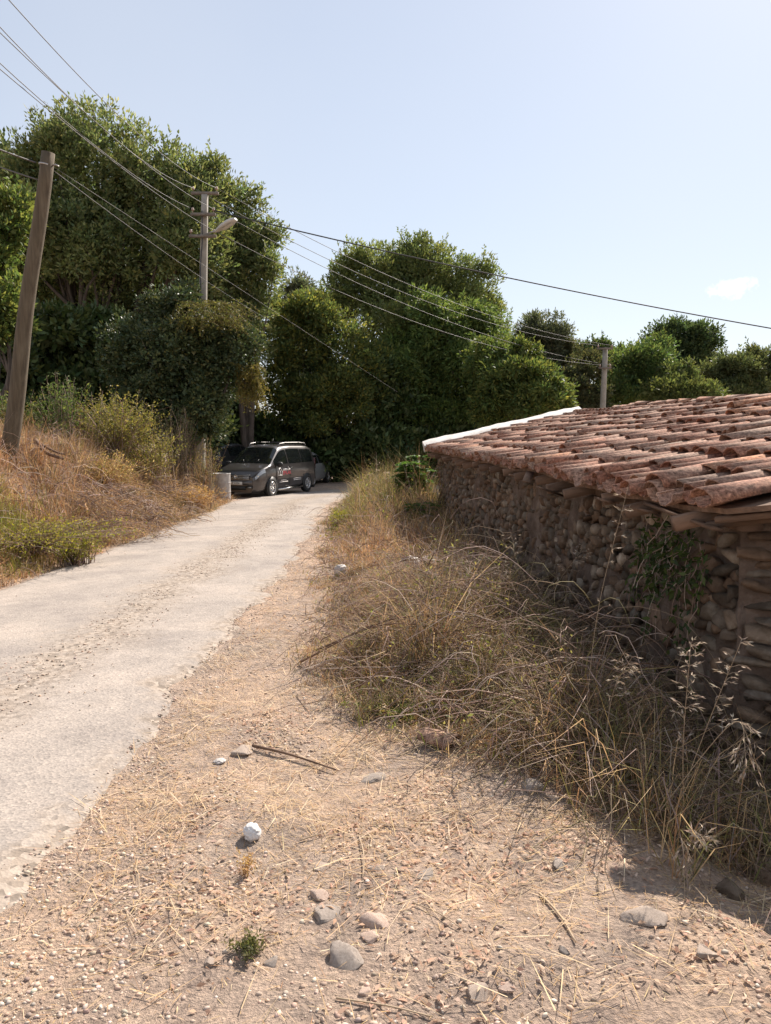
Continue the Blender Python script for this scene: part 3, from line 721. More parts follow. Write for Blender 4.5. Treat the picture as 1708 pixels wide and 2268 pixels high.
# far concrete pole behind the roof
YF = 36.0
fb = at(1331, 960, YF); fb[2] = float(H(fb[0], fb[1])); ft = at(1341, 770, YF)
fp = thing('utility_pole', 'far pale concrete utility pole with short crossarms standing behind the tiled roof', 'utility pole', tuple(fb))
MB().tube([(ft - fb) * k for k in np.linspace(-0.05, 1, 6)], np.linspace(0.17, 0.115, 6), 8).build('post', M['concrete'], fp)
FIN = {}
for py, half, key in ((772, 0.36, 'top'), (815, 0.28, 'low')):
    c = at(1340, py, YF - 0.2) - fb; MB().box(c, (half * 2, 0.1, 0.08)).build('crossarm', M['arm'], fp)
    for sgn in (-1, 1):
        q = c + np.array([sgn * (half - 0.05), 0, 0.04]); MB().lathe([(0.012, 0), (0.045, 0.05), (0.045, 0.09), (0.02, 0.13), (0, 0.13)], 8, np.array(Matrix.Translation(q))).build('insulator', M['ceramic'], fp)
        FIN[key, sgn] = fb + q + np.array([0, 0, 0.1])
def wire(a, b, sag, rad, label, mat='wire', name='overhead_wire', group=None, n=26):
    a = np.array(a, float); b = np.array(b, float); t = np.linspace(0, 1, n)[:, None]
    P = a + (b - a) * t; P[:, 2:] -= 4 * sag * t * (1 - t)
    o = MB().tube(P - a, rad, 6).build(name, M[mat], smooth=True); o.location = tuple(a)
    return tag(o, label, 'wire', group)
def through(a, px, py, Yq, Yend, dz=0.0):
    """far end of a span from a that is seen at pixel (px,py) at depth Yq, carried on to Yend"""
    q = at(px, py, Yq); k = (Yend - a[1]) / (q[1] - a[1]); e = a + (q - a) * k; e[2] += dz; return e
g1 = 'wires running overhead from the lamp pole towards the viewer'
# spans coming over the viewer's side of the lane: chosen so that they pass the sky where the photo shows them
for key, pts, lab in ((('top', 1), (20, 0, 10.5), 'topmost overhead wire, from the lamp pole up to the upper edge of the sky'),
                      (('top', -1), (0, 60, 11.0), 'overhead wire from the top crossarm of the lamp pole, upper one of a close pair'),
                      (('mid', 1), (0, 72, 11.0), 'overhead wire from the middle crossarm of the lamp pole, lower one of the upper pair'),
                      (('mid', -1), (0, 140, 11.6), 'overhead wire from the middle crossarm, upper one of the lower close pair'),
                      (('low', 1), (0, 153, 11.6), 'overhead wire from the lowest crossarm, lowest of those crossing the sky')):
    a = INS[key]; q = at(*pts); P = []
    # parabola through lamp pole and q, lowest point about mid-span
    tq = (a[1] - q[1]) / (a[1] + 10.0); e = a + (q - a) / tq; e[2] = a[2] + 0.1
    lin = a[2] + (e[2] - a[2]) * tq; sag = (lin - q[2]) / (4 * tq * (1 - tq))
    wire(a, e, sag, 0.007, lab, group=g1, n=40)
g2 = 'wires running on from the lamp pole to the far pole'
for k, (ka, kb, sg, lab) in enumerate(((('top', 1), ('top', 1), 0.75, 'uppermost wire strung from the lamp pole to the far pole'),
                                   (('top', -1), ('top', -1), 0.85, 'second wire from the top between the lamp pole and the far pole'),
                                   (('mid', 1), ('low', 1), 0.75, 'third wire from the top between the lamp pole and the far pole'),
                                   (('low', 1), ('low', -1), 0.8, 'lowest wire strung between the lamp pole and the far pole'))):
    wire(INS[ka], FIN[kb], sg, 0.009, lab, group=g2)
wire(INS['mid', 1] + (0, 0, -0.05), at(1760, 728, 25.5) + (4, 0, -0.75), 0.25, 0.02, 'thick dark cable crossing the sky above the roof to the far side', 'cable', 'overhead_cable')
e1 = at(565, 688, 27.5); wire(whook, e1 + (e1 - whook) * 0.12, 0.12, 0.0055, 'lower wire running from the wooden pole down into the trees', group='wires from the wooden pole')
e2 = at(880, 868, 31.0); wire(whook + (0, 0, 0.05), e2, 0.0, 0.004, 'upper wire running from the wooden pole past the lamp pole into the trees', group='wires from the wooden pole')
wire(whook + (-0.12, -0.12, 0), at(-160, 262, 11.5), 0.03, 0.014, 'wire from the band of the wooden pole to the upper edge of the picture', group='wires from the wooden pole')
wire(at(84, 398, 13.35), at(-200, 285, 14.5), 0.05, 0.012, 'thin wire meeting the wooden pole below its metal band', group='wires from the wooden pole')

# ------------------------------------------------------------------ vehicles
def body_fn(spec):
    xs, Ts, wx, ws, halfw, beltz = spec['xs'], spec['Ts'], spec['wx'], spec['ws'], spec['halfw'], spec['belt']
    fx = np.linspace(xs[0], xs[-1], 400); fT = np.interp(fx, xs, Ts); k = np.hanning(17); k /= k.sum()
    fT = np.convolve(np.pad(fT, 8, mode='edge'), k, 'valid')
    def S(x, t):
        T = np.interp(x, fx, fT); W = halfw * np.interp(x, wx, ws); k = np.clip((T - beltz - 0.05) / (max(Ts) - beltz - 0.1), 0, 1)
        belt = min(beltz, T - 0.05); p4 = min(beltz - 0.2, belt - 0.10); p3 = min(0.6, p4 - 0.08); zl = spec.get('zlow', 0.2)
        p5 = (0.965 * W, belt); p7 = ((0.93 * (1 - k) + 0.76 * k) * W, T - (0.03 * (1 - k) + 0.10 * k))
        pts = [(0, zl), (0.86 * W, zl), (0.96 * W, zl + 0.12), (W, p3), (0.995 * W, p4), p5, ((p5[0] + p7[0]) / 2 + 0.02 * W * k, (p5[1] + p7[1]) / 2), p7, ((0.72 * (1 - k) + 0.60 * k) * W, T - 0.016), (0, T)]
        i = int(min(8, math.floor(t))); f = t - i
        return np.array([x, pts[i][0] * (1 - f) + pts[i + 1][0] * f, pts[i][1] * (1 - f) + pts[i + 1][1] * f])
    return S
def car_body(S, xs, name, mat, parent):
    st = np.linspace(xs[0], xs[-1], 64); ts = np.array([0, 1, 1.5, 2, 2.5, 3, 3.5, 4, 4.5, 5, 5.5, 6, 6.5, 7, 7.4, 8, 8.5, 9]); P = []
    for x in st:
        half = [S(x, t) for t in ts]; P.append(half + [q * (1, -1, 1) for q in half[-2:0:-1]])
    P = np.array(P); n = P.shape[1]; mb = MB(); mb.grid(np.concatenate([P, P[:, :1]], 1))
    for e in (0, -1):
        c = P[e].mean(0); mb.add(np.vstack([P[e], c]), None, [(n, k, (k + 1) % n) for k in range(n)])
    o = mb.build(name, mat, parent, smooth=True); return o
def patch(S, x0, x1, t0, t1, side, off, nx=8, nt_=6):
    """piece of the body skin, raised by off; x0/x1 may be functions of t"""
    f0 = x0 if callable(x0) else (lambda t: x0); f1 = x1 if callable(x1) else (lambda t: x1); G = []
    for t in np.linspace(t0, t1, nt_):
        row = []
        for u in np.linspace(0, 1, nx):
            x = f0(t) * (1 - u) + f1(t) * u
            p = S(x, t); e = 0.01; tx = S(x + e, t) - S(x - e, t); tt = S(x, min(9, t + e)) - S(x, max(0, t - e)); nn = np.cross(tx, tt); ln = np.linalg.norm(nn)
            nn = nn / ln if ln > 1e-9 else np.array([0, 1, 0]); nn = nn if nn[1] * 1.0 + nn[2] * 0.6 > 0 else -nn
            q = p + nn * off; row.append(q * np.array([1, side, 1]))
        G.append(row)
    G = np.array(G); return G if side > 0 else G[::-1]
def wheel(parent, x, y, r, side, tyre_m, rim_m, wid=0.2, name='wheel'):
    w = bpy.data.objects.new(name, None); COL.objects.link(w); w.parent = parent; w.location = (x, y, r); w.empty_display_size = 0.1
    Mx = np.array(Matrix.Rotation(-math.pi / 2 * side, 4, 'X')); h = wid / 2
    MB().lathe([(0.62 * r, -h), (0.93 * r, -h), (r, -h * 0.7), (r, h * 0.7), (0.93 * r, h), (0.66 * r, h), (0.64 * r, h * 0.6), (0.62 * r, -h)], 26, Mx).build('tyre', tyre_m, w, smooth=True)
    mb = MB().lathe([(0.64 * r, h * 0.95), (0.66 * r, h * 1.02), (0.56 * r, h * 0.98), (0.55 * r, h * 0.55), (0, h * 0.35)], 26, Mx)
    for k in range(5):
        a = 2 * math.pi * k / 5
        for da in (-0.13, 0.13):
            x_ = np.array([math.cos(a + da * 0.4), math.sin(a + da * 0.4), 0]); y_ = np.array([-x_[1], x_[0], 0])
            V = [x_ * 0.08 * r + y_ * (da * 0.3 * r - 0.03 * r), x_ * 0.08 * r + y_ * (da * 0.3 * r + 0.03 * r), x_ * 0.58 * r + y_ * (da * r * 0.9 + 0.045 * r), x_ * 0.58 * r + y_ * (da * r * 0.9 - 0.045 * r)]
            V = np.array([v + (0, 0, h * 0.9) for v in V] + [v + (0, 0, h * 0.5) for v in V]); mb.add(V @ Mx[:3, :3].T, [(0, 1, 2, 3), (0, 4, 5, 1), (1, 5, 6, 2), (2, 6, 7, 3), (3, 7, 4, 0)])
    mb.lathe([(0.1 * r, h * 0.5), (0.1 * r, h * 0.95), (0, h * 0.97)], 12, Mx)
    mb.build('rim', rim_m, w)
def text_mesh(txt, size, name, mat, parent, Mx, ext=0.001):
    cu = bpy.data.curves.new('lettering', 'FONT'); cu.body = txt; cu.size = size; cu.extrude = ext; cu.align_x = 'CENTER'; cu.align_y = 'CENTER'
    to = bpy.data.objects.new('lettering', cu); COL.objects.link(to); bpy.context.view_layer.update()
    me = bpy.data.meshes.new_from_object(to.evaluated_get(bpy.context.evaluated_depsgraph_get())); bpy.data.objects.remove(to)
    me.materials.clear(); o = obj(name, me, mat, parent); o.matrix_local = Mx; return o
M['paint_grey'] = mat_flat('warm_grey_metallic_paint', (0.078, 0.069, 0.066), 0.3, 0.5, 0.7, dirt=0.1)
M['paint_dark'] = mat_flat('dark_car_paint', (0.022, 0.021, 0.022), 0.3, 0.3, 0.7)
M['paint_silver'] = mat_flat('silver_car_paint', (0.42, 0.42, 0.42), 0.35, 0.5, 0.6)
M['glass'] = mat_flat('car_glass', (0.010, 0.012, 0.012), 0.04, 0.0, 0.0, 0.6, dirt=0.3)
M['plastic'] = mat_flat('black_plastic', (0.018, 0.017, 0.016), 0.55)
M['chrome'] = mat_flat('chrome', (0.62, 0.60, 0.57), 0.18, 1.0)
M['tyre'] = mat_flat('tyre_rubber', (0.028, 0.026, 0.024), 0.85, scale=20)
M['rim'] = mat_flat('alloy', (0.50, 0.48, 0.46), 0.35, 0.85)
M['lamp_clear'] = mat_flat('headlamp', (0.40, 0.40, 0.40), 0.12, 0.4)
M['lamp_red'] = mat_flat('tail_lamp', (0.06, 0.012, 0.01), 0.2)
M['plate'] = mat_flat('plate_white', (0.60, 0.58, 0.55), 0.5)
M['ink'] = mat_flat('plate_ink', (0.02, 0.02, 0.02), 0.6)
M['red_vinyl'] = mat_flat('red_vinyl', (0.62, 0.10, 0.12), 0.5)
M['white_vinyl'] = mat_flat('white_vinyl', (0.72, 0.68, 0.64), 0.5)

def make_van():
    spec = dict(xs=[-2.2, -2.16, -2.05, -1.8, -0.3, 0.35, 0.55, 1.3, 1.42, 1.8, 2.03, 2.2], Ts=[1.30, 1.55, 1.70, 1.765, 1.80, 1.775, 1.71, 1.17, 1.13, 1.04, 0.95, 0.74],
                wx=[-2.2, -2.05, -1.4, 1.3, 1.75, 2.0, 2.13, 2.2], ws=[0.93, 0.985, 1, 1, 0.985, 0.94, 0.86, 0.74], halfw=0.9, belt=1.08)
    S = body_fn(spec); p = at(598, 1092, 27.3)
    x_, y_ = p[0] - 0.18, 28.2; z_ = float(H(x_, y_)) + 0.03
    hd_ = math.atan2(-math.cos(math.radians(21)), -math.sin(math.radians(21)))
    v = thing('parked_van', 'dark grey passenger van with lettered door, parked nose out at the bend of the lane', 'van', (x_, y_, z_), hd_)
    body = car_body(S, spec['xs'], 'body', M['paint_grey'], v)
    ws_ = MB().grid(np.concatenate([patch(S, 1.30, 0.56, 7.15, 9, 1, 0.006, 14, 12), patch(S, 1.30, 0.56, 7.15, 9, -1, 0.006, 14, 12)[1:]], 0)); ws_.build('windscreen', M['glass'], v, smooth=True)
    for sd in (1, -1):
        MB().grid(patch(S, lambda t: 1.08 - 0.0 * t, 0.10, 5.15, 6.75, sd, 0.006)).build('window', M['glass'], v, smooth=True)
        MB().grid(patch(S, 0.02, -0.98, 5.12, 6.8, sd, 0.006)).build('window', M['glass'], v, smooth=True)
        MB().grid(patch(S, -1.02, -1.92, 5.12, 6.75, sd, 0.006)).build('window', M['glass'], v, smooth=True)
        for (a, b, hx) in ((0.05, 1.02, 0.17), (-1.0, 0.02, -0.12)):
            dr = MB().grid(patch(S, b - 0.01, a + 0.01, 2.0, 4.98, sd, 0.012, 10, 10))
            d_ = dr.build('door', M['paint_grey'], v, smooth=True)
            q = S(hx, 4.45) * (1, sd, 1); MB().box(q + (0, sd * 0.035, 0), (0.18, 0.03, 0.035)).build('handle', M['paint_grey'], d_)
            for xe in (b, a):   # shut lines
                MB().grid(patch(S, xe + 0.008, xe - 0.008, 2.0, 5.0, sd, 0.004, 2, 8)).build('shut_line', M['plastic'], d_)
        MB().grid(patch(S, 0.95, -0.95, 3.05, 3.22, sd, 0.03, 14, 3)).build('side_moulding', M['paint_grey'], v)
        MB().box(np.array([-0.02, sd * 0.90, 0.235]), (1.85, 0.07, 0.05)).build('side_step', M['chrome'], v)
        m_ = MB().lathe([(0, -0.10), (0.06, -0.09), (0.09, -0.03), (0.095, 0.03), (0.075, 0.09), (0, 0.10)], 12, np.array(Matrix.Translation((1.0, sd * 1.04, 1.12)) @ Matrix.Rotation(math.pi / 2, 4, 'X') @ Matrix.Diagonal((0.7, 1.0, 1.1, 1))))
        m_.tube([(1.02, sd * 0.86, 1.07), (1.01, sd * 0.97, 1.10)], 0.03, 6); m_.build('mirror', M['plastic'], v, smooth=True)
        MB().tube([(0.30, sd * 0.60, 1.76), (0.22, sd * 0.60, 1.83), (-0.2, sd * 0.60, 1.86), (-1.3, sd * 0.60, 1.85), (-1.75, sd * 0.60, 1.82), (-1.82, sd * 0.6, 1.75)], 0.019, 8).build('roof_rail', M['galv'], v, smooth=True)
        hl = patch(S, 2.155, 1.74, 3.95, 4.95, sd, 0.008, 8, 5); H_ = MB().grid(hl).build('headlight', M['lamp_clear'], v, smooth=True)
        MB().lathe([(0.055, 0), (0.05, 0.02), (0, 0.03)], 12, np.array(Matrix.Translation(S(2.08, 4.4) * (1, sd * 0.97, 1)) @ Matrix.Rotation(math.pi / 2, 4, 'Y'))).build('bulb', M['chrome'], H_, smooth=True)
        MB().box((2.205, sd * 0.52, 0.40), (0.05, 0.24, 0.09)).build('bumper_intake', M['plastic'], v)
        MB().box((2.225, sd * 0.53, 0.38), (0.03, 0.14, 0.035)).build('fog_lamp', M['lamp_clear'], v)
        for x in (1.33, -1.36):
            MB().lathe([(0.0, 0.0), (0.375, 0.0), (0.375, 0.014), (0.0, 0.014)], 28, np.array(Matrix.Translation((x, sd * 0.893, 0.34)) @ Matrix.Rotation(-math.pi / 2 * sd, 4, 'X'))).build('wheel_arch', M['plastic'], v)
            wheel(v, x, sd * 0.835, 0.325, sd, M['tyre'], M['rim'])
        MB().box((-2.14, sd * 0.80, 1.05), (0.1, 0.1, 0.42)).build('tail_light', M['lamp_red'], v)
    # nose
    gr = MB().box((2.165, 0, 0.735), (0.1, 1.06, 0.15)).build('grille', M['plastic'], v)
    for z in (0.775, 0.72, 0.675): MB().box((2.22, 0, z), (0.012, 1.02, 0.014)).build('grille_bar', M['chrome'], gr)
    MB().lathe([(0.065, 0), (0.065, 0.012), (0.052, 0.012), (0.052, 0.004), (0, 0.004)], 16, np.array(Matrix.Translation((2.225, 0, 0.745)) @ Matrix.Rotation(math.pi / 2, 4, 'Y'))).build('emblem', M['chrome'], gr)
    MB().box((2.19, 0, 0.54), (0.06, 1.25, 0.16)).build('bumper', M['paint_grey'], v)
    MB().box((2.20, 0, 0.36), (0.06, 0.72, 0.13)).build('bumper_intake', M['plastic'], v)
    pl = MB().box((2.23, 0, 0.52), (0.014, 0.5, 0.11)).build('number_plate', M['plate'], v)
    RF = Matrix(((0, 0, 1, 2.239), (1, 0, 0, 0), (0, 1, 0, 0.52), (0, 0, 0, 1)))
    text_mesh('P 1224', 0.105, 'plate_lettering', M['ink'], pl, RF)
    for sd, w0 in ((1, 0.05), (-1, 0.15)):
        MB().tube([S(1.28, 8.6) * (1, sd, 1) + (0.02, 0, 0.02), S(1.16, 8.0) * (1, sd * .5, 1) + (0.03, 0, 0.03)], 0.012, 5).build('wiper', M['plastic'], v)
    MB().tube([(0.0, 0.15, 1.80), (-0.14, 0.15, 2.0)], 0.008, 5).build('aerial', M['plastic'], v)
    # folded bars and straps on the roof
    MB().tube([(-0.15, -0.62, 1.86), (-0.15, 0.62, 1.86)], 0.022, 6).build('roof_bar', M['plastic'], v)
    MB().tube([(-1.2, -0.62, 1.86), (-1.2, 0.62, 1.86)], 0.022, 6).build('roof_bar', M['plastic'], v)
    # lettering on the driver's door (left side of the van)
    def side_mx(x, z):
        t = np.interp(z, [0.34, 0.6, 0.88, 1.08], [2, 3, 4, 5]); q = S(x, t); return Matrix(((-1, 0, 0, x), (0, 0, 1, q[1] + 0.016), (0, 1, 0, z), (0, 0, 0, 1)))
    text_mesh('EMLAK', 0.20, 'door_lettering', M['red_vinyl'], v, side_mx(0.26, 0.80))
    B_ = MB().box((0.26, S(0.26, 4)[1] + 0.016, 0.915), (0.58, 0.004, 0.07)).build('door_band', M['white_vinyl'], v)
    hm = MB()
    yq = S(0.75, 4)[1] + 0.018
    for a, b in (((0.62, 0.73), (0.92, 0.73)), ((0.62, 0.73), (0.62, 0.87)), ((0.92, 0.73), (0.92, 0.87)), ((0.60, 0.86), (0.77, 0.99)), ((0.94, 0.86), (0.77, 0.99))): hm.tube([(a[0], yq, a[1]), (b[0], yq, b[1])], 0.016, 4)
    hm.tube([(0.77, yq, 0.78), (0.77, yq, 0.89)], 0.022, 4); hm.build('house_logo', M['white_vinyl'], v)
    for (x, z, w) in ((0.5, 0.545, 0.42), (0.5, 0.485, 0.62), (-0.55, 0.56, 0.62), (-0.55, 0.505, 0.6)):
        MB().box((x, S(x, 2.75)[1] + 0.018, z), (w, 0.004, 0.026)).build('small_print', M['white_vinyl'], v)
    return v
make_van()

def make_car(name, label, loc, rz, paint, hatch_open, seed=0):
    spec = dict(xs=[-2.0, -1.92, -1.75, -1.1, -0.2, 0.15, 0.95, 1.1, 1.75, 2.0, 2.1], Ts=[0.95, 1.05, 1.22, 1.42, 1.47, 1.42, 1.0, 0.96, 0.86, 0.74, 0.6],
                wx=[-2.0, -1.8, -1.2, 1.2, 1.8, 2.1], ws=[0.86, 0.95, 1, 1, 0.94, 0.72], halfw=0.86, belt=0.92, zlow=0.2)
    S = body_fn(spec); v = thing(name, label, 'car', loc, rz)
    car_body(S, spec['xs'], 'body', paint, v)
    MB().grid(np.concatenate([patch(S, 1.0, 0.2, 7.1, 9, 1, 0.006, 10, 10), patch(S, 1.0, 0.2, 7.1, 9, -1, 0.006, 10, 10)[1:]], 0)).build('windscreen', M['glass'], v, smooth=True)
    if not hatch_open: MB().grid(np.concatenate([patch(S, -1.85, -1.2, 7.1, 9, 1, 0.006, 10, 10), patch(S, -1.85, -1.2, 7.1, 9, -1, 0.006, 10, 10)[1:]], 0)).build('rear_window', M['glass'], v, smooth=True)
    for sd in (1, -1):
        MB().grid(patch(S, 0.75, -0.12, 5.15, 6.8, sd, 0.006)).build('window', M['glass'], v, smooth=True)
        MB().grid(patch(S, -0.2, -1.15, 5.15, 6.8, sd, 0.006)).build('window', M['glass'], v, smooth=True)
        MB().grid(patch(S, 2.05, 1.7, 3.9, 4.95, sd, 0.008)).build('headlight', M['lamp_clear'], v, smooth=True)
        MB().grid(patch(S, -1.97, -1.75, 3.6, 5.2, sd, 0.012)).build('tail_light', M['lamp_red'], v, smooth=True)
        for x in (1.28, -1.22):
            MB().lathe([(0.0, 0.0), (0.345, 0.0), (0.345, 0.014), (0.0, 0.014)], 24, np.array(Matrix.Translation((x, sd * 0.853, 0.31)) @ Matrix.Rotation(-math.pi / 2 * sd, 4, 'X'))).build('wheel_arch', M['plastic'], v)
            wheel(v, x, sd * 0.79, 0.3, sd, M['tyre'], M['rim'])
        MB().box((0.82, sd * 0.95, 0.97), (0.1, 0.16, 0.1)).build('mirror', M['plastic'], v)
    MB().box((-2.0, 0, 0.48), (0.1, 1.4, 0.2)).build('bumper', paint, v)
    MB().box((-2.06, 0, 0.64), (0.02, 0.52, 0.11)).build('number_plate', M['plate'], v)
    if hatch_open:
        MB().box((-1.80, 0, 0.84), (0.30, 1.18, 0.34)).build('boot_opening', M['plastic'], v)
        R = np.array(Matrix.Rotation(math.radians(-8), 3, 'Y')); hb = MB().box((-1.68, 0, 1.55), (0.95, 1.3, 0.06), R).build('hatch', paint, v)
        MB().box((-1.66, 0, 1.515), (0.55, 1.1, 0.03), R).build('hatch_window', M['glass'], hb)
        MB().box((-2.15, 0, 1.60), (0.03, 1.3, 0.05), R).build('hatch_lip', M['galv'], hb)
        MB().box((-2.10, 0.1, 1.47), (0.05, 0.5, 0.10), R).build('hatch_lining', M['white_vinyl'], hb)
    return v
c1_ = at(496, 1010, 31.5); make_car('parked_car', 'dark car with its rear hatch raised, half hidden in shade behind the van', (c1_[0] - 0.1, 33.0, float(H(c1_[0], 33)) + 0.25), math.radians(68), M['paint_dark'], True)
c2_ = at(672, 1050, 32.4); make_car('parked_car', 'pale silver car behind the dark van, only its rear corner showing', (c2_[0] - 0.22, 33.8, float(H(c2_[0], 33))), math.radians(80), M['paint_silver'], False)

# ribbed drum beside the lane
M['drum'] = mat_noise('pale_drum', [(0.3, (0.30, 0.27, 0.245)), (0.5, (0.42, 0.385, 0.355)), (0.7, (0.52, 0.49, 0.46))], 7, 0.6, 12, 0.3, 0.01)
db = at(492, 1097, 24.9); db[2] = float(H(db[0], db[1])) - 0.03
dr = thing('barrel', 'dented pale grey drum standing at the lane edge in front of the van', 'barrel', tuple(db))
prof = [(0, 0.02), (0.27, 0.02), (0.285, 0.0), (0.29, 0.03), (0.282, 0.04)]
for z in np.linspace(0.06, 0.86, 60):
    r = 0.28 + 0.010 * math.exp(-((z - 0.30) / 0.014) ** 2) + 0.010 * math.exp(-((z - 0.59) / 0.014) ** 2) + (0.004 * math.sin((z - 0.6) * 2 * math.pi / 0.035) if 0.60 < z < 0.74 else 0); prof.append((r, z))
prof += [(0.29, 0.88), (0.29, 0.90), (0.275, 0.90), (0.27, 0.875), (0, 0.87)]
me = MB().lathe(prof, 40).mesh('drum', True); nv = len(me.vertices); c_ = np.zeros(nv * 3, np.float32); me.vertices.foreach_get('co', c_); c_ = c_.reshape(-1, 3)
a_ = np.arctan2(c_[:, 1], c_[:, 0]); dent = 0.035 * np.exp(-((a_ + 2.0) / 0.5) ** 2 - ((c_[:, 2] - 0.45) / 0.18) ** 2) + 0.02 * np.exp(-((a_ + 1.0) / 0.3) ** 2 - ((c_[:, 2] - 0.2) / 0.1) ** 2)
c_[:, :2] *= (1 - dent / 0.28)[:, None]; me.vertices.foreach_set('co', c_.ravel()); me.update()
obj('drum', me, M['drum'], dr)
MB().tube([(-0.05 - 0.0, -0.284, z) for z in np.linspace(0.05, 0.86, 8)], 0.006, 5).build('seam', M['galv'], dr)
MB().lathe([(0.03, 0.87), (0.03, 0.895), (0, 0.895)], 12, np.array(Matrix.Translation((0.15, 0.05, 0)))).build('bung', M['galv'], dr)
# ------------------------------------------------------------------ trees and bushes
def lobes_px(specs):
    out = []
    for (px, py, Y, rx, ry) in specs:
        c = at(px, py, Y); r = np.array([rx * Y / F, rx * Y / F * 0.85, ry * Y / F]); out.append((c, r * 0.9))
        for k in range(4):
            d = unit(rng.normal(size=3) + np.array([0, -0.3, 0.25])); q = U(0.26, 0.42); out.append((c + d * r * U(0.68, 0.86), r * q * np.array([1.1, 1.1, 0.85])))
    return out
def crown_np(lobes, leafL, leafW, cols, cover=2.2, clump=0.5, shoots=0.0, droop=0.0, inner=0.35, wts=None, up=0.45, holes=0.25, flat=0.0):
    parts = []; tips = []
    for (c, r) in lobes:
        area = 4 * np.pi * ((r[0] * r[1]) ** 1.6 / 3 + (r[0] * r[2]) ** 1.6 / 3 + (r[1] * r[2]) ** 1.6 / 3) ** (1 / 1.6)
        nl = int(area * cover / (leafL * leafW * 0.55)); ncl = max(6, int(area / (clump * clump * 1.15)))
        d = unit(rng.normal(size=(ncl, 3)))
        # lumpy outline, with some clumps dropped to leave gaps
        rad = 0.72 + 0.26 * nz(d[:, 0] * 2.2 + c[0], d[:, 2] * 2.2 + c[2], 0.9, 71) + U(-0.2, 0.2, ncl)
        keep = nz(d[:, 0] * 3 + c[0] * 1.7, d[:, 2] * 3 + d[:, 1] * 2 + c[1], 0.8, 72) > -1.15 + holes
        d, rad = d[keep], rad[keep]; ncl = len(d)
        cc = c + d * rad[:, None] * r; cs = clump * U(0.6, 1.35, ncl)
        ci = rng.integers(ncl, size=nl); g = rng.normal(size=(nl, 3)); g = g / (1 + 0.35 * np.linalg.norm(g, axis=1, keepdims=True))
        pos = cc[ci] + g * cs[ci][:, None] * np.array([0.62, 0.62, 0.5])
        dd = unit(0.7 * unit(g) + 0.5 * d[ci] + np.array([0, 0, up - droop]) + 0.45 * rng.normal(size=(nl, 3)))
        tone = (1 + 0.16 * rng.normal(size=ncl))[ci][:, None]; warm = (0.06 * rng.normal(size=ncl))[ci]
        col = pal(cols, nl, 0.16, wts) * np.clip(tone, 0.6, 1.5) * np.stack([1 + warm, np.ones(nl), 1 - warm], -1)
        parts.append(leaves_np(pos, dd, leafL * U(0.65, 1.25, nl), leafW * U(0.7, 1.2, nl), np.clip(col, 0.004, 0.8)))
        if inner:
            ni = int(nl * inner * 0.35); di = unit(rng.normal(size=(ni, 3))); pi_ = c + di * (0.15 + 0.6 * rng.random((ni, 1)) ** 0.5) * r
            parts.append(leaves_np(pi_, rng.normal(size=(ni, 3)), leafL * 1.9, leafW * 2.0, pal(cols, ni, 0.2, wts)))
        if shoots:
            ns = int(area * shoots); ds = unit(rng.normal(size=(ns, 3)) + np.array([0, 0, 0.75])); base = c + ds * r * U(0.78, 0.95, ns)[:, None]
            ln = U(0.35, 1.0, ns) * clump * 1.25; sd_ = unit(ds * 0.55 + np.array([0, 0, 0.75]) + 0.25 * rng.normal(size=(ns, 3))); m = 13
            k = np.tile(np.linspace(0.05, 1, m), ns); si = np.repeat(np.arange(ns), m)
            pos = base[si] + sd_[si] * (k * ln[si])[:, None] + 0.03 * rng.normal(size=(ns * m, 3)); dl = unit(sd_[si] * 0.9 + 0.7 * rng.normal(size=(ns * m, 3)))
            parts.append(leaves_np(pos, dl, leafL * U(0.7, 1.2, ns * m), leafW * U(0.8, 1.2, ns * m), pal(cols, ns * m, 0.16, wts)))
        tips.append(cc[rng.integers(ncl, size=min(ncl, 9 if r[0] > 1.2 else 2))])
    return parts, tips
def limbs(mb, base, lobes, tips, r0, fork):
    base = np.array(base)
    for (c, r), tp_ in zip(lobes, tips):
        j = base + np.array([(c - base)[0] * 0.25, (c - base)[1] * 0.25, max(0.4, (c[2] - base[2]) * fork)])
        mid_ = j * 0.5 + c * 0.5 + rng.normal(size=3) * 0.15 * r
        P = catmull(np.array([base, j, mid_, c + np.array([0, 0, 0.3 * r[2]])]), 5); mb.tube(P, np.linspace(r0 * 0.75, r0 * 0.16, len(P)), 7)
        for t in tp_:
            s_ = P[int(len(P) * U(0.5, 0.85))]; q = (s_ + t) / 2 + rng.normal(size=3) * 0.1 * r
            mb.tube(catmull(np.array([s_, q, t]), 4), np.linspace(r0 * 0.24, r0 * 0.05, 9), 5)
def tree(name, label, cat, bx, by, specs, leafL, leafW, cols, group=None, r0=0.2, mat='leaf', fork=0.35, dy=0.0, **kw):
    specs = [(a, b, Y + dy, c, d) for a, b, Y, c, d in specs]
    base = np.array([bx, by, float(H(bx, by)) - 0.05]); lb = lobes_px(specs)
    t = thing(name, label, cat, tuple(base), 0, group)
    parts, tips = crown_np(lb, leafL, leafW, cols, **kw)
    mb = MB(); mb.tube([base - base + (0, 0, -0.1), (0.03, 0, 0.5), (0.0, 0.02, 0.9)], [r0 * 1.25, r0, r0 * 0.85], 9)
    limbs(mb, np.zeros(3), [(c - base, r) for c, r in lb[::5]], [x - base for x in tips[::5]], r0, fork)
    mb.build('trunk', M['bark'], t, smooth=True)
    np_obj('crown', parts, M[mat], t, base)
    return t
OLIVE = [(0.205, 0.233, 0.097), (0.159, 0.202, 0.084), (0.256, 0.266, 0.123), (0.121, 0.161, 0.076)]
GREEN = [(0.1, 0.153, 0.052), (0.133, 0.185, 0.061), (0.08, 0.119, 0.043), (0.173, 0.205, 0.068)]
DARK = [(0.06, 0.096, 0.035), (0.085, 0.12, 0.042), (0.111, 0.136, 0.048)]
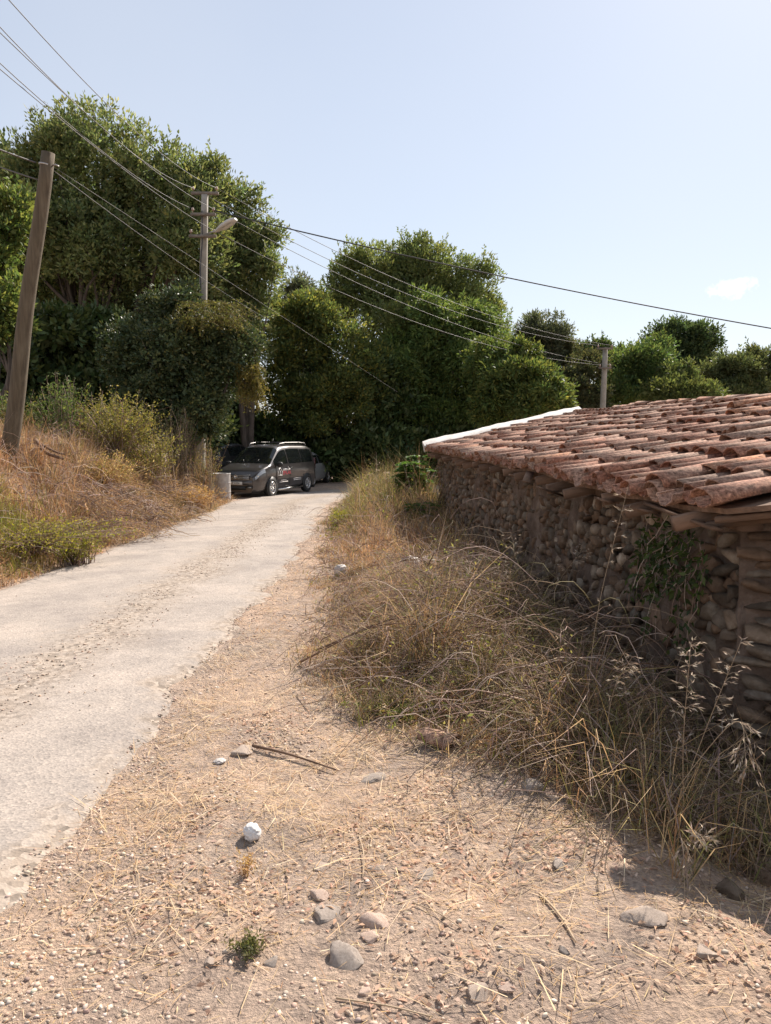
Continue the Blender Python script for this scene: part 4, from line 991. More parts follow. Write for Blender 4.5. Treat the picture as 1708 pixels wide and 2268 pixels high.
YEL = [(0.16, 0.192, 0.057), (0.126, 0.172, 0.057), (0.194, 0.207, 0.064), (0.092, 0.141, 0.047)]
GREY = [(0.125, 0.14, 0.085), (0.10, 0.115, 0.07), (0.155, 0.165, 0.11)]
TG = 'trees behind the lane'
tree('broadleaf_tree', 'tallest broad crowned tree, olive green, behind the leaning wooden pole', 'tree', -11.2, 31.5,
     [(215, 395, 31, 150, 165), (95, 430, 31, 110, 130), (345, 430, 31, 125, 130), (420, 540, 30, 110, 120), (455, 425, 31, 62, 70), (190, 540, 30.5, 190, 120), (330, 640, 32.5, 150, 120), (90, 640, 32.5, 150, 110)],
     0.18, 0.074, OLIVE, TG, 0.42, clump=0.5, shoots=1.5, cover=0.95, holes=0.4, wts=[.35, .25, .25, .15])
tree('broadleaf_tree', 'olive green tree forming the shoulder right of the street lamp', 'tree', -5.9, 33.2,
     [(545, 525, 33, 75, 95), (575, 610, 32.6, 62, 85), (490, 590, 32.5, 80, 100), (525, 720, 33, 100, 120)],
     0.165, 0.068, OLIVE, TG, 0.25, clump=0.46, shoots=1.6, cover=1.0, holes=0.4)
tree('broadleaf_tree', 'yellowing tree at the picture edge behind the wooden pole', 'tree', -11.6, 22.6,
     [(-25, 560, 23.5, 75, 115), (10, 690, 22.8, 70, 90), (30, 480, 24.0, 55, 70)], 0.19, 0.09, YEL, TG, 0.2, clump=0.45, shoots=1.0, cover=1.6)
tree('broadleaf_tree', 'dark tree deep behind the tallest crown at the picture edge', 'tree', -19.5, 38.0,
     [(-20, 420, 37, 130, 110), (60, 560, 37, 180, 180), (-10, 760, 36, 160, 160), (240, 720, 37, 140, 110)], 0.34, 0.15, DARK + OLIVE[:1], TG, 0.3, clump=0.7, shoots=0.4, cover=1.2)
tree('ivy_bush', 'dense dark green rounded bush swallowing the foot of the street lamp pole', 'bush', -6.35, 23.5,
     [(390, 790, 23.4, 125, 120), (480, 765, 23.5, 75, 85), (300, 775, 23.8, 85, 80), (385, 695, 24.0, 80, 62), (530, 800, 23.4, 45, 100), (430, 900, 23.2, 105, 75), (330, 880, 23.4, 90, 70)],
     0.115, 0.062, [(0.06, 0.085, 0.04), (0.08, 0.105, 0.046), (0.105, 0.125, 0.052), (0.16, 0.155, 0.06)], None, 0.12, 'leaf_dark', clump=0.34, cover=1.3, wts=[.35, .35, .2, .1], up=0.1)
tree('broadleaf_tree', 'tall green tree with upright shoots in the middle, behind the lower bushes', 'tree', 1.0, 41.8,
     [(850, 625, 37, 115, 90), (950, 610, 37.4, 105, 80), (765, 660, 37, 70, 75), (1035, 665, 37.5, 75, 90), (900, 740, 36.5, 160, 110), (1080, 720, 37.5, 55, 70)],
     0.18, 0.074, [(0.17, 0.205, 0.08), (0.20, 0.235, 0.09), (0.13, 0.165, 0.065), (0.235, 0.25, 0.10)], TG, 0.3, clump=0.52, shoots=1.3, cover=0.9, dy=4.2)
tree('broadleaf_bush', 'tall dense bush with yellow-green top directly behind the van', 'bush', -2.4, 37.4,
     [(650, 740, 33, 95, 90), (745, 790, 33, 105, 110), (620, 850, 32.5, 65, 95), (760, 885, 32.6, 90, 85), (690, 705, 33.6, 90, 60), (690, 900, 32.4, 80, 70), (815, 830, 34, 55, 90)],
     0.165, 0.08, [(0.10, 0.135, 0.05), (0.15, 0.18, 0.06), (0.27, 0.25, 0.06), (0.19, 0.19, 0.06)], None, 0.16, 'leaf', clump=0.42, cover=1.0, wts=[.4, .3, .13, .17], dy=2.4)
tree('walnut_tree', 'bright green tree with long drooping leaves between van and roof', 'tree', 2.9, 39.0,
     [(975, 760, 34, 110, 120), (915, 850, 33.5, 75, 100), (1045, 840, 33.6, 100, 105), (1055, 710, 34.5, 62, 65), (1085, 775, 34, 55, 80), (965, 935, 33.2, 85, 70), (890, 940, 33.4, 60, 60)],
     0.23, 0.072, [(0.13, 0.19, 0.06), (0.16, 0.215, 0.065), (0.205, 0.245, 0.075), (0.10, 0.15, 0.05)], TG, 0.24, clump=0.46, shoots=0.4, cover=1.15, droop=0.75, dy=3.8)
tree('broadleaf_tree', 'yellow-green tree just above the white roof edge', 'tree', 6.9, 33.6,
     [(1130, 845, 30, 80, 70), (1205, 862, 29.5, 48, 52), (1095, 885, 30, 60, 55), (1190, 890, 29, 60, 42), (1150, 800, 30.5, 50, 45), (1085, 800, 31.5, 60, 70), (1230, 880, 29.5, 40, 40)],
     0.20, 0.07, YEL, TG, 0.16, clump=0.42, shoots=0.9, cover=1.6, droop=0.5, dy=2.5)
tree('olive_tree', 'grey-green olive tree against the sky left of the far pole', 'tree', 9.0, 43,
     [(1205, 735, 42, 60, 45), (1170, 760, 42, 42, 48), (1230, 770, 42.3, 40, 40), (1195, 810, 42, 60, 50), (1200, 880, 42, 70, 50)], 0.17, 0.06, GREY, TG, 0.18, clump=0.42, shoots=1.3, cover=1.0)
tree('broadleaf_tree', 'small pale distant tree showing in the gap of the tree line', 'tree', -6.5, 60,
     [(665, 640, 60, 42, 34), (640, 690, 60, 60, 60)], 0.3, 0.14, GREY, TG, 0.25, clump=0.7, cover=1.1)
tree('broadleaf_tree', 'round dark green tree above the roof ridge', 'tree', 22.0, 57,
     [(1515, 745, 56, 62, 48), (1465, 755, 56, 45, 42), (1560, 760, 56.3, 42, 45), (1520, 800, 55.7, 78, 48), (1545, 850, 55.5, 60, 50)], 0.27, 0.12, [(0.05, 0.08, 0.035), (0.07, 0.10, 0.045), (0.09, 0.12, 0.05)], TG, 0.3, clump=0.6, cover=1.4)
tree('broadleaf_bush', 'mid green bush right of the far pole', 'bush', 13.3, 42.5,
     [(1400, 815, 42, 70, 55), (1365, 870, 41, 60, 50), (1440, 850, 42, 70, 60), (1450, 790, 43, 45, 40)], 0.2, 0.09, GREEN, None, 0.14, clump=0.5, cover=1.4, shoots=0.5)
tree('broadleaf_bush', 'lighter leafy bush below the round dark tree', 'bush', 15.6, 39.6,
     [(1485, 870, 39, 75, 45), (1550, 880, 39.5, 70, 40), (1500, 840, 40, 50, 40)], 0.2, 0.085, [(0.12, 0.145, 0.055), (0.10, 0.125, 0.045), (0.15, 0.165, 0.06)], None, 0.12, clump=0.42, cover=1.4, shoots=0.6)
tree('broadleaf_bush', 'hazy green bush above the ridge tiles at the picture edge', 'bush', 21.0, 44,
     [(1620, 830, 44, 70, 52), (1690, 815, 44.5, 65, 55), (1640, 880, 43, 90, 40), (1760, 830, 44, 60, 60)], 0.2, 0.09, [(0.115, 0.135, 0.06), (0.095, 0.115, 0.05), (0.145, 0.155, 0.07)], None, 0.14, clump=0.48, cover=1.4, shoots=0.7)
tree('broadleaf_bush', 'grey-brown bush left of the far pole', 'bush', 10.6, 40.0,
     [(1275, 840, 40, 45, 55), (1305, 815, 41, 45, 38), (1300, 880, 39, 50, 45), (1250, 790, 42, 30, 35)], 0.16, 0.065, [(0.085, 0.085, 0.045), (0.11, 0.105, 0.055), (0.075, 0.09, 0.045)], None, 0.12, clump=0.4, cover=1.4, shoots=0.5)
tree('broadleaf_tree', 'dark far tree crown seen between the olive tree and the far pole', 'tree', 16.0, 62,
     [(1265, 785, 62, 28, 28), (1315, 785, 62, 42, 32), (1350, 800, 62, 35, 35)], 0.3, 0.13, DARK + GREY[:1], TG, 0.3, clump=0.6, cover=1.2, shoots=0.4)
# thicket in deep shade behind the vehicles
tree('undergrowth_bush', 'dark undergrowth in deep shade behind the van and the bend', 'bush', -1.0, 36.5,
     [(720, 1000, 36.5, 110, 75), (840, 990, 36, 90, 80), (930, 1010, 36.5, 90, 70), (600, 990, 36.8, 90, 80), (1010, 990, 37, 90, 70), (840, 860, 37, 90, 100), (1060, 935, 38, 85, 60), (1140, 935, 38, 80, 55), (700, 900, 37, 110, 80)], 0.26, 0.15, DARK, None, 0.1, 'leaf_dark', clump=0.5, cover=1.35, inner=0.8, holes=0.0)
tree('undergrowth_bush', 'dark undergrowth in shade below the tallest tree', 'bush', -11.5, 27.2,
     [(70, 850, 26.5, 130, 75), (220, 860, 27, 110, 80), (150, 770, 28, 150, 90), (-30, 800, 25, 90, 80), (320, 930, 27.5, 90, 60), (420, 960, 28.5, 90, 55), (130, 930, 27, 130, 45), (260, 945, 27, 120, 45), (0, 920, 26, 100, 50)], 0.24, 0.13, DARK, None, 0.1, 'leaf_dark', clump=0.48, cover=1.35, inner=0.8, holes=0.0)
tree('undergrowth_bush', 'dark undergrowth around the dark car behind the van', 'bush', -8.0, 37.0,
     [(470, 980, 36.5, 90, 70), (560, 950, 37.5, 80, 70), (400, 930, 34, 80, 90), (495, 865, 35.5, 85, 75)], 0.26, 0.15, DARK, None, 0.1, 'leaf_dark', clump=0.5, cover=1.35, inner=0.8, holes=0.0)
# hanging yellowed strands on the side of the ivy bush, and loose shrubs of the bank
def drooping(name, label, cx, cy, Y, wpx, hpx, n, cols, loc):
    base = np.array([loc[0], loc[1], float(H(*loc))]); t = thing(name, label, 'bush', tuple(base))
    c = at(cx, cy, Y); w, hh = wpx * Y / F, hpx * Y / F
    top = c + np.stack([U(-w, w, n) * 0.7, U(-w, w, n) * 0.6, U(0.0, hh, n)], -1); m = 6
    k = np.linspace(0, 1, m); az = U(0, 6.28, n); ln = U(0.4, 1.0, n) * hh * 0.9
    P = top[:, None, :] + np.stack([np.cos(az)[:, None] * k * w * 0.5 + 0.25 * w * k, np.sin(az)[:, None] * k * w * 0.4, 0.25 * hh * k - (k ** 1.7) * ln[:, None]], -1)
    np_obj('strand', [tubes_np(P, np.full((n, m), 0.006), pal([(0.20, 0.15, 0.06)], n))], M['dry'], t, base)
    si = rng.integers(n, size=n * 26); ki = rng.random(n * 26) * (m - 1); a = P[si, ki.astype(int)]; b = P[si, np.minimum(ki.astype(int) + 1, m - 1)]; pos = a + (b - a) * (ki % 1)[:, None]
    np_obj('crown', [leaves_np(pos, rng.normal(size=pos.shape) + np.array([0, 0, -0.4]), 0.085 * U(.6, 1.3, len(pos)), 0.03, pal(cols, len(pos)))], M['leaf'], t, base)
drooping('hanging_creeper', 'yellowed creeper hanging from the bush beside the van', 552, 880, 23.1, 34, 75, 130, [(0.20, 0.17, 0.045), (0.15, 0.14, 0.04), (0.24, 0.19, 0.06)], (-4.6, 23.9))
drooping('hanging_creeper', 'olive creeper trailing over the top of the dark bush', 455, 730, 23.1, 95, 60, 180, [(0.15, 0.15, 0.05), (0.12, 0.13, 0.045), (0.20, 0.175, 0.06)], (-5.3, 23.6))
# bare grey tree far off
def bare_tree():
    b = at(1395, 900, 52); b[2] = float(H(b[0], b[1])); t = thing('bare_tree', 'leafless grey tree standing between the far pole and the round tree', 'tree', tuple(b), 0, TG)
    mb = MB(); P0 = []
    def br(p, d, ln, r, depth):
        n = 5; pts = [p]
        for i in range(n):
            d = d + rng.normal(size=3) * 0.16; d /= np.linalg.norm(d); pts.append(pts[-1] + d * ln / n)
        mb.tube(pts, np.linspace(r, r * 0.5, n + 1), 4, False)
        if depth:
            for k in range(4 if depth > 1 else 5):
                j = pts[int(U(2, n + 1))]; e = unit(d * 0.8 + rng.normal(size=3) * 0.5 + np.array([0, 0, 0.25])); br(j, e, ln * U(0.5, 0.75), r * 0.5, depth - 1)
    br(np.zeros(3), np.array([0, 0, 1.0]), 4.2, 0.16, 0)
    for k in range(5): br(np.array([0, 0, 3.2 + 0.25 * k]), unit(np.array([math.cos(k * 1.3) * 0.55, math.sin(k * 1.3) * 0.4, 1.0])), U(1.6, 2.6), 0.09, 3)
    mb.build('trunk', mat_flat('grey_bark', (0.26, 0.22, 0.21), 0.9), t)
bare_tree()

# ------------------------------------------------------------------ bank and verge growth
STRAW = [(0.624, 0.417, 0.208), (0.528, 0.343, 0.169), (0.72, 0.515, 0.286), (0.432, 0.245, 0.124)]
RUST = [(0.535, 0.303, 0.141), (0.428, 0.24, 0.125), (0.616, 0.399, 0.2)]
TWIG = [(0.29, 0.195, 0.147), (0.406, 0.285, 0.232), (0.217, 0.143, 0.109), (0.522, 0.405, 0.326)]
LIME = [(0.32, 0.31, 0.044), (0.246, 0.265, 0.044), (0.394, 0.333, 0.066)]
OLV = [(0.25, 0.216, 0.072), (0.325, 0.252, 0.096), (0.188, 0.186, 0.06)]
def scatter(n, x0, x1, y0, y1, dens):
    x = U(x0, x1, n); y = U(y0, y1, n); k = rng.random(n) < dens(x, y); return x[k], y[k]
def mixcol(x, y, table, jit=0.2):
    """pick palettes by patches of a smooth noise"""
    n = len(x); tot = None; W = []
    for (colset, fn) in table: W.append(np.clip(fn(x, y), 0, None) + 1e-4)
    W = np.array(W); W /= W.sum(0); cum = np.cumsum(W, 0); r = rng.random(n); idx = (r[None] > cum).sum(0).clip(0, len(table) - 1)
    c = np.zeros((n, 3))
    for i, (colset, fn) in enumerate(table):
        mk = idx == i; c[mk] = pal(colset, mk.sum(), jit)
    return c
bank_edge = lambda y: -4.62 - 0.55 * sm(19, 25, y)
def bank_h(x, y): return 0.14 + 0.46 * sm(0.0, 0.8, bank_edge(y) - x) * (0.7 + 0.5 * nz(x, y, 1.6, 81))
def gauss(cx, cy, rx, ry): return lambda x, y: np.exp(-((x - cx) / rx) ** 2 - ((y - cy) / ry) ** 2)
g_lime = lambda x, y: 3.5 * gauss(-5.6, 10.3, 0.8, 1.2)(x, y)
g_rust = lambda x, y: 0.5 + 1.2 * gauss(-6.8, 13.5, 1.5, 2.5)(x, y) + 0.8 * nz(x, y, 1.2, 85)
g_twig = lambda x, y: 0.2 + 1.2 * gauss(-5.6, 14.2, 0.9, 2.4)(x, y)
g_olv = lambda x, y: 0.25 + 0.9 * gauss(-5.3, 18.5, 1.2, 3.0)(x, y) + 0.5 * nz(x, y, 0.9, 86)
g_straw = lambda x, y: 1.0 + 0.5 * nz(x, y, 1.0, 87)
BT = [(STRAW, g_straw), (RUST, g_rust), (TWIG, g_twig), (LIME, g_lime), (OLV, g_olv)]
def grow(n, x0, x1, y0, y1, dens, hfn, table, wid, tl=(0.1, 1.0), bend=(0.2, 0.9), lift=True):
    x, y = scatter(n, x0, x1, y0, y1, dens); k = len(x); hh = hfn(x, y) * U(0.45, 1.25, k)
    z = H(x, y) - 0.01 + (U(0, 0.5, k) ** 1.5 * hfn(x, y) if lift else 0)
    az = U(0, 6.283, k); tilt = U(tl[0], tl[1], k)
    return blades_np(np.stack([x, y, z], -1), az, tilt, np.clip(hh, 0.05, 2), wid * U(0.6, 1.4, k), U(bend[0], bend[1], k), mixcol(x, y, table))
def tussocks(nt_, k, x0, x1, y0, y1, dens, hfn, table, wid, hs=1.25, rad=0.07):
    x, y = scatter(nt_, x0, x1, y0, y1, dens); n = len(x); c = mixcol(x, y, table, 0.15); hh = hfn(x, y) * hs * U(0.6, 1.25, n)
    i = np.repeat(np.arange(n), k); m = len(i); px = x[i] + rad * rng.normal(size=m); py = y[i] + rad * rng.normal(size=m)
    lean = U(0, 6.28, n)[i]; az = lean + rng.normal(size=m) * 1.2
    return blades_np(np.stack([px, py, H(px, py) - 0.01], -1), az, np.abs(rng.normal(size=m)) * 0.5, np.clip(hh[i] * U(0.4, 1.15, m), 0.05, 2), wid * U(0.6, 1.4, m), U(0.2, 1.3, m), np.clip(c[i] * (1 + 0.22 * rng.normal(size=(m, 1))), 0.01, 0.9))
bd = lambda x, y: sm(-0.25, 0.05, bank_edge(y) - x + 0.12 * nz(x, y, 0.8, 90)) * (1 - sm(26.0, 27.0, y)) * (1 - 0.9 * sm(-9, -12, x))
parts = [grow(74000, -12, -4.4, 6.5, 26.5, bd, bank_h, BT, 0.0125, (0.15, 1.25)),
         tussocks(3000, 24, -11, -4.5, 7, 26, bd, bank_h, BT, 0.0105),
         grow(22000, -12, -4.3, 6.5, 26.5, lambda x, y: bd(x, y) * 0.9 * (nz(x, y, 1.1, 91) > 0.1), lambda x, y: bank_h(x, y) * 1.7, BT, 0.008, (0.05, 0.55))]
tag(np_obj('dry_grass', parts, M['dry']), 'dry orange and straw grass covering the bank beside the lane', 'grass', kind='stuff')
# twiggy tangle over the bank
def tangle(n, x0, x1, y0, y1, dens, hfn, cols, rad, ln=(0.3, 1.0), m=7, arch=0.35):
    x, y = scatter(n, x0, x1, y0, y1, dens); k = len(x); L = U(ln[0], ln[1], k); az = U(0, 6.283, k); z0 = H(x, y) + U(0.0, 1.0, k) * hfn(x, y)
    t = np.linspace(0, 1, m)[None]; wig = rng.normal(size=(k, m, 3)) * 0.02
    up_ = U(0.0, arch, k)[:, None]
    P = np.stack([x[:, None] + np.cos(az)[:, None] * L[:, None] * t, y[:, None] + np.sin(az)[:, None] * L[:, None] * t, z0[:, None] + L[:, None] * up_ * 4 * t * (1 - t) - 0.15 * L[:, None] * t], -1) + np.cumsum(wig, 1)
    P[..., 2] = np.maximum(P[..., 2], H(P[..., 0], P[..., 1]) + 0.01)
    R = rad * U(0.5, 1.5, k)[:, None] * np.linspace(1, 0.45, m)[None]
    return tubes_np(P, R, pal(cols, k, 0.25)), P
tg1, _ = tangle(4200, -10, -4.7, 8, 25, lambda x, y: bd(x, y) * (0.35 + 0.65 * np.clip(g_twig(x, y), 0, 1)), lambda x, y: bank_h(x, y) * 1.05, TWIG, 0.0055, (0.25, 0.9))
tag(np_obj('bramble_undergrowth', [tg1], M['dry']), 'tangle of dead brown bramble stems on the bank', 'brambles', kind='stuff')
def shrub(name, label, cx, cy, Y, wpx, hpx, nst, nlf, cols, scols, L=0.07, W=0.035, mat='leaf', cat='shrub', group=None, spread=1.0, rad=0.008):
    c = at(cx, cy, Y); b = np.array([c[0], Y, float(H(c[0], Y))]); t = thing(name, label, cat, tuple(b), 0, group); w, hh = wpx * Y / F, hpx * Y / F
    hh = max(hh, c[2] + hh - b[2]) if c[2] > b[2] else hh
    m = 7; k = np.linspace(0, 1, m)[None]; az = U(0, 6.28, nst)[:, None]; r = U(0.15, 1.0, nst)[:, None] * w * spread; hs_ = U(0.55, 1.0, nst)[:, None] * hh
    x0 = rng.normal(size=(nst, 1)) * w * 0.25; y0 = rng.normal(size=(nst, 1)) * w * 0.25
    P = np.stack([x0 + np.cos(az) * r * k ** 1.4, y0 + np.sin(az) * r * k ** 1.4, hs_ * (k - 0.18 * k ** 3 * (r / w))], -1) + np.cumsum(rng.normal(size=(nst, m, 3)) * 0.03 * w, 1) * k[..., None]
    P[:, :, 2] = np.maximum(P[:, :, 2], -0.05)
    np_obj('stem', [tubes_np(P, rad * np.linspace(1, 0.35, m)[None] * U(0.6, 1.3, nst)[:, None], pal(scols, nst))], M['dry'], t)
    if nlf:
        si = rng.integers(nst, size=nlf); ki = (0.25 + 0.75 * rng.random(nlf) ** 0.7) * (m - 1.001); a = P[si, ki.astype(int)]; q = P[si, ki.astype(int) + 1]; pos = a + (q - a) * (ki % 1)[:, None] + rng.normal(size=(nlf, 3)) * 0.05 * w
        np_obj('crown', [leaves_np(pos, rng.normal(size=(nlf, 3)) + np.array([0, 0, 0.3]), L * U(.6, 1.3, nlf), W * U(.7, 1.2, nlf), pal(cols, nlf))], M[mat], t)
    return t
YG = [(0.25, 0.225, 0.065), (0.19, 0.19, 0.055), (0.32, 0.255, 0.09)]
shrub('wild_shrub', 'olive green wispy shrub on top of the bank below the dark bush', 250, 890, 18.5, 80, 42, 170, 5200, YG, TWIG, 0.07, 0.028, spread=1.5)
shrub('wild_shrub', 'low yellow-green shrub halfway along the bank', 335, 955, 18.5, 70, 30, 110, 3000, YG, TWIG, 0.065, 0.028)
shrub('wild_shrub', 'loose grey-green shrub at the foot of the dark bush', 395, 920, 21, 55, 40, 70, 1900, [(0.15, 0.15, 0.075), (0.19, 0.17, 0.09)], TWIG, 0.06, 0.025)
shrub('wild_shrub', 'golden dry bushy weed on the bank above the dead bramble', 235, 1010, 15.8, 80, 22, 130, 2600, STRAW + OLV, STRAW, 0.05, 0.018, spread=1.5)
shrub('wild_shrub', 'rusty dry weed at the lane edge before the pale drum', 430, 1085, 19.5, 45, 20, 110, 1800, RUST + STRAW, STRAW, 0.05, 0.018, spread=1.4)
shrub('wild_shrub', 'straw coloured twiggy shrub beside the pale drum', 445, 1000, 23, 50, 45, 110, 1500, OLV, STRAW + TWIG, 0.06, 0.02)
shrub('wild_shrub', 'bushy green shrub behind the foot of the wooden pole', 15, 890, 19.5, 70, 45, 80, 3600, GREEN + YG, TWIG, 0.085, 0.04)
shrub('wild_shrub', 'thin dark green shrub with bare twigs right of the wooden pole', 135, 870, 17.5, 60, 55, 70, 2000, GREEN, TWIG, 0.07, 0.03)
shrub('green_bramble', 'bright lime green low bramble at the picture edge on the bank', 45, 1150, 10.7, 125, 6, 340, 7000, LIME + OLV + LIME[2:], TWIG, 0.04, 0.018, spread=2.2)
shrub('green_bramble', 'small lime green sprawl below the lime bramble near the lane', 165, 1180, 10.5, 60, 6, 90, 1800, LIME + OLV, TWIG, 0.04, 0.022)
def heap(name, label, cx, cy, Y, wpx, hpx, n, cols, rad=0.005, ry=1.3):
    c = at(cx, cy, Y); w = wpx * Y / F; top = at(cx, cy - hpx, Y)[2]; b = np.array([c[0], Y, float(H(c[0], Y))]); hh = max(0.25, top - b[2]); m = 8
    t = thing(name, label, 'brambles', tuple(b)); a = U(0, 6.28, n); r = np.sqrt(rng.random(n)); x = np.cos(a) * r * w; y = np.sin(a) * r * w * ry
    env = hh * np.sqrt(np.clip(1 - r ** 2, 0.05, 1)); z = U(0, 1, n) ** 0.6 * env; az = U(0, 6.28, n)[:, None]; L = U(0.15, 0.6, n)[:, None]; k = np.linspace(0, 1, m)[None]
    P = np.stack([x[:, None] + np.cos(az + k * U(-1.5, 1.5, n)[:, None]) * L * k, y[:, None] + np.sin(az) * L * k, z[:, None] + L * U(-0.1, 0.5, n)[:, None] * 4 * k * (1 - k) * 0.6 - 0.25 * L * k], -1) + np.cumsum(rng.normal(size=(n, m, 3)) * 0.015, 1)
    gz = H(P[..., 0] + b[0], P[..., 1] + b[1]) - b[2]; P[..., 2] = np.maximum(P[..., 2] + gz * 0.8, gz + 0.01)
    np_obj('cane', [tubes_np(P, rad * U(0.5, 1.5, n)[:, None] * np.linspace(1, 0.4, m)[None], pal(cols, n, 0.25))], M['dry'], t)
heap('dead_bramble', 'heap of dead grey-brown bramble in the middle of the bank', 265, 1100, 13.6, 105, 36, 700, TWIG + STRAW[:2])
heap('dead_bramble', 'small heap of dead bramble beside the larger heap on the bank', 385, 1075, 16.6, 70, 28, 380, TWIG + STRAW[:2])
for k, (px, py, lab) in enumerate(((378, 895, 'dry fennel-like stalk with branched head, left of the concrete pole'), (462, 945, 'dry branched stalk right of the concrete pole foot'))):
    shrub('dry_stalk', lab, px, py, 20.5, 12, 26, 9, 160, [(0.30, 0.24, 0.17)], [(0.30, 0.23, 0.17)], 0.04, 0.015, cat='plant', rad=0.007)
# felled branch on the bank
for lab, pts, r in (('thick bare cut branch lying on the bank beside the wooden pole', ((78, 975), (100, 1000), (120, 1010), (140, 1016)), 0.042), ('forked thinner branch lying across the cut branch on the bank', ((92, 985), (115, 997), (130, 1003), (142, 1006)), 0.027)):
    P = []
    for i, (px, py) in enumerate(pts): q = at(px, py, 14.3 - 0.25 * i); q[2] = max(q[2], float(H(q[0], q[1])) + 0.08); P.append(q)
    P = catmull(np.array(P), 4); o = MB().tube(P - P[0], np.linspace(r, r * 0.55, len(P)), 8).build('fallen_branch', M['old_wood'], smooth=True); o.location = tuple(P[0]); tag(o, lab, 'branch')

# ---- verge between lane and house
front = np.array([(-1.25, 16), (-0.95, 12), (-0.7, 9), (-0.55, 7), (-0.56, 5.4), (-0.1, 4.5), (0.25, 3.95), (0.8, 3.4), (1.1, 3.05), (1.7, 2.85)])
def inside_verge(x, y):
    xe = np.interp(y, front[::-1, 1], front[::-1, 0]); return x - xe - 0.10 * nz(x, y, 0.7, 95)
def vh(x, y):
    d = inside_verge(x, y); a = 0.12 + 0.28 * sm(0.0, 0.8, d) + 0.28 * gauss(0.55, 6.2, 0.8, 1.5)(x, y) + 0.10 * sm(0.6, 1.4, x) - 0.12 * gauss(0.1, 9.8, 0.8, 1.6)(x, y)
    a = a * (1 - 0.15 * sm(1.1, 1.5, x) * (1 - sm(5, 7, y))) + 0.42 * sm(13.0, 16.5, y) * sm(0.0, 0.7, d); return np.clip(a * (0.8 + 0.45 * nz(x, y, 0.6, 96)), 0.06, 1.2)
v_straw = lambda x, y: 0.8 + 0.5 * nz(x, y, 0.9, 101); v_rust = lambda x, y: 0.35 + 0.5 * nz(x, y, 0.8, 102) + 1.8 * gauss(0.2, 11.5, 0.8, 1.6)(x, y) + 0.9 * gauss(1.0, 3.6, .5, .5)(x, y)
v_twig = lambda x, y: 0.45 + 0.9 * gauss(0.1, 6.8, 0.7, 1.6)(x, y) + 0.8 * gauss(-0.3, 12.5, 0.5, 1.0)(x, y); v_olv = lambda x, y: 0.30 + 0.9 * gauss(0.9, 5.6, 0.7, 1.1)(x, y) + 0.6 * gauss(0.35, 4.4, .4, .4)(x, y) + 1.9 * sm(14, 17, y)
v_lime = lambda x, y: 0.05 + 0.7 * gauss(-0.6, 18, 0.6, 2)(x, y)
v_shade = lambda x, y: 0.25 * (1 - sm(8, 11, y)) + 2.6 * sm(0.65, 1.15, x) * (1 - sm(7, 10, y))  # weight of the darkened palette, strongest in the house shadow by the wall
DEAD_SHADE = [(0.203, 0.137, 0.088), (0.27, 0.189, 0.119), (0.149, 0.111, 0.069), (0.23, 0.195, 0.094)]  # dead brown growth, its colour darkened to deepen the shade by the wall
VT = [(DEAD_SHADE, v_shade), (STRAW, v_straw), (RUST, v_rust), (TWIG, v_twig), (OLV, v_olv), (LIME, v_lime)]
wall_x = lambda y: 2.12 - 0.07 * (y - 0)   # lane-side face of the house
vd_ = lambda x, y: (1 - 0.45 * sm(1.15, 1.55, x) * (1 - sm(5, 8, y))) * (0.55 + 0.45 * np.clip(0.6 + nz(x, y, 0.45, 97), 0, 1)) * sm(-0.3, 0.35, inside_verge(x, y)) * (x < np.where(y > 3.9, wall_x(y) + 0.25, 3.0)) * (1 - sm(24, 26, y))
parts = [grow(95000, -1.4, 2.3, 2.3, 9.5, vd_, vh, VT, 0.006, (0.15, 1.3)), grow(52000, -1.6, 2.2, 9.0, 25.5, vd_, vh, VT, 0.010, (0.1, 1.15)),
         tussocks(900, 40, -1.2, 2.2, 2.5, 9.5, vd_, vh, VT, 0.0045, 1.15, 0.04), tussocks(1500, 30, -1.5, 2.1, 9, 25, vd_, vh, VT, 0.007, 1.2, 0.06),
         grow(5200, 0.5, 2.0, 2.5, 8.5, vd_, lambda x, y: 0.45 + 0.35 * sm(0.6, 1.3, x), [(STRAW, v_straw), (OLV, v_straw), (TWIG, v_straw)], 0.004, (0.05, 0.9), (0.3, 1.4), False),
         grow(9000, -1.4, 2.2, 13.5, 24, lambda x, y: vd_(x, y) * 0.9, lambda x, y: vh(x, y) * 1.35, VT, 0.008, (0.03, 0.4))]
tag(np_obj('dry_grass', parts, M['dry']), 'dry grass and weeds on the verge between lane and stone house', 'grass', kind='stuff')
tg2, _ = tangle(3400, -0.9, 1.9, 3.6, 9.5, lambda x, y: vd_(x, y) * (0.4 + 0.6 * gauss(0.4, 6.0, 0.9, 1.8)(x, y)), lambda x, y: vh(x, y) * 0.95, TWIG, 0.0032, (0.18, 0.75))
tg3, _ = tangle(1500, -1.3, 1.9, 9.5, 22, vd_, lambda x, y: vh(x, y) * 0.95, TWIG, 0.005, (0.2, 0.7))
tg4, _ = tangle(2600, 0.3, 1.8, 2.7, 6.5, vd_, lambda x, y: vh(x, y) * 1.25, TWIG + DEAD_SHADE, 0.0026, (0.2, 0.8))
tag(np_obj('bramble_undergrowth', [tg2, tg3, tg4], M['dry']), 'tangle of dead bramble stems on the verge by the house', 'brambles', kind='stuff')
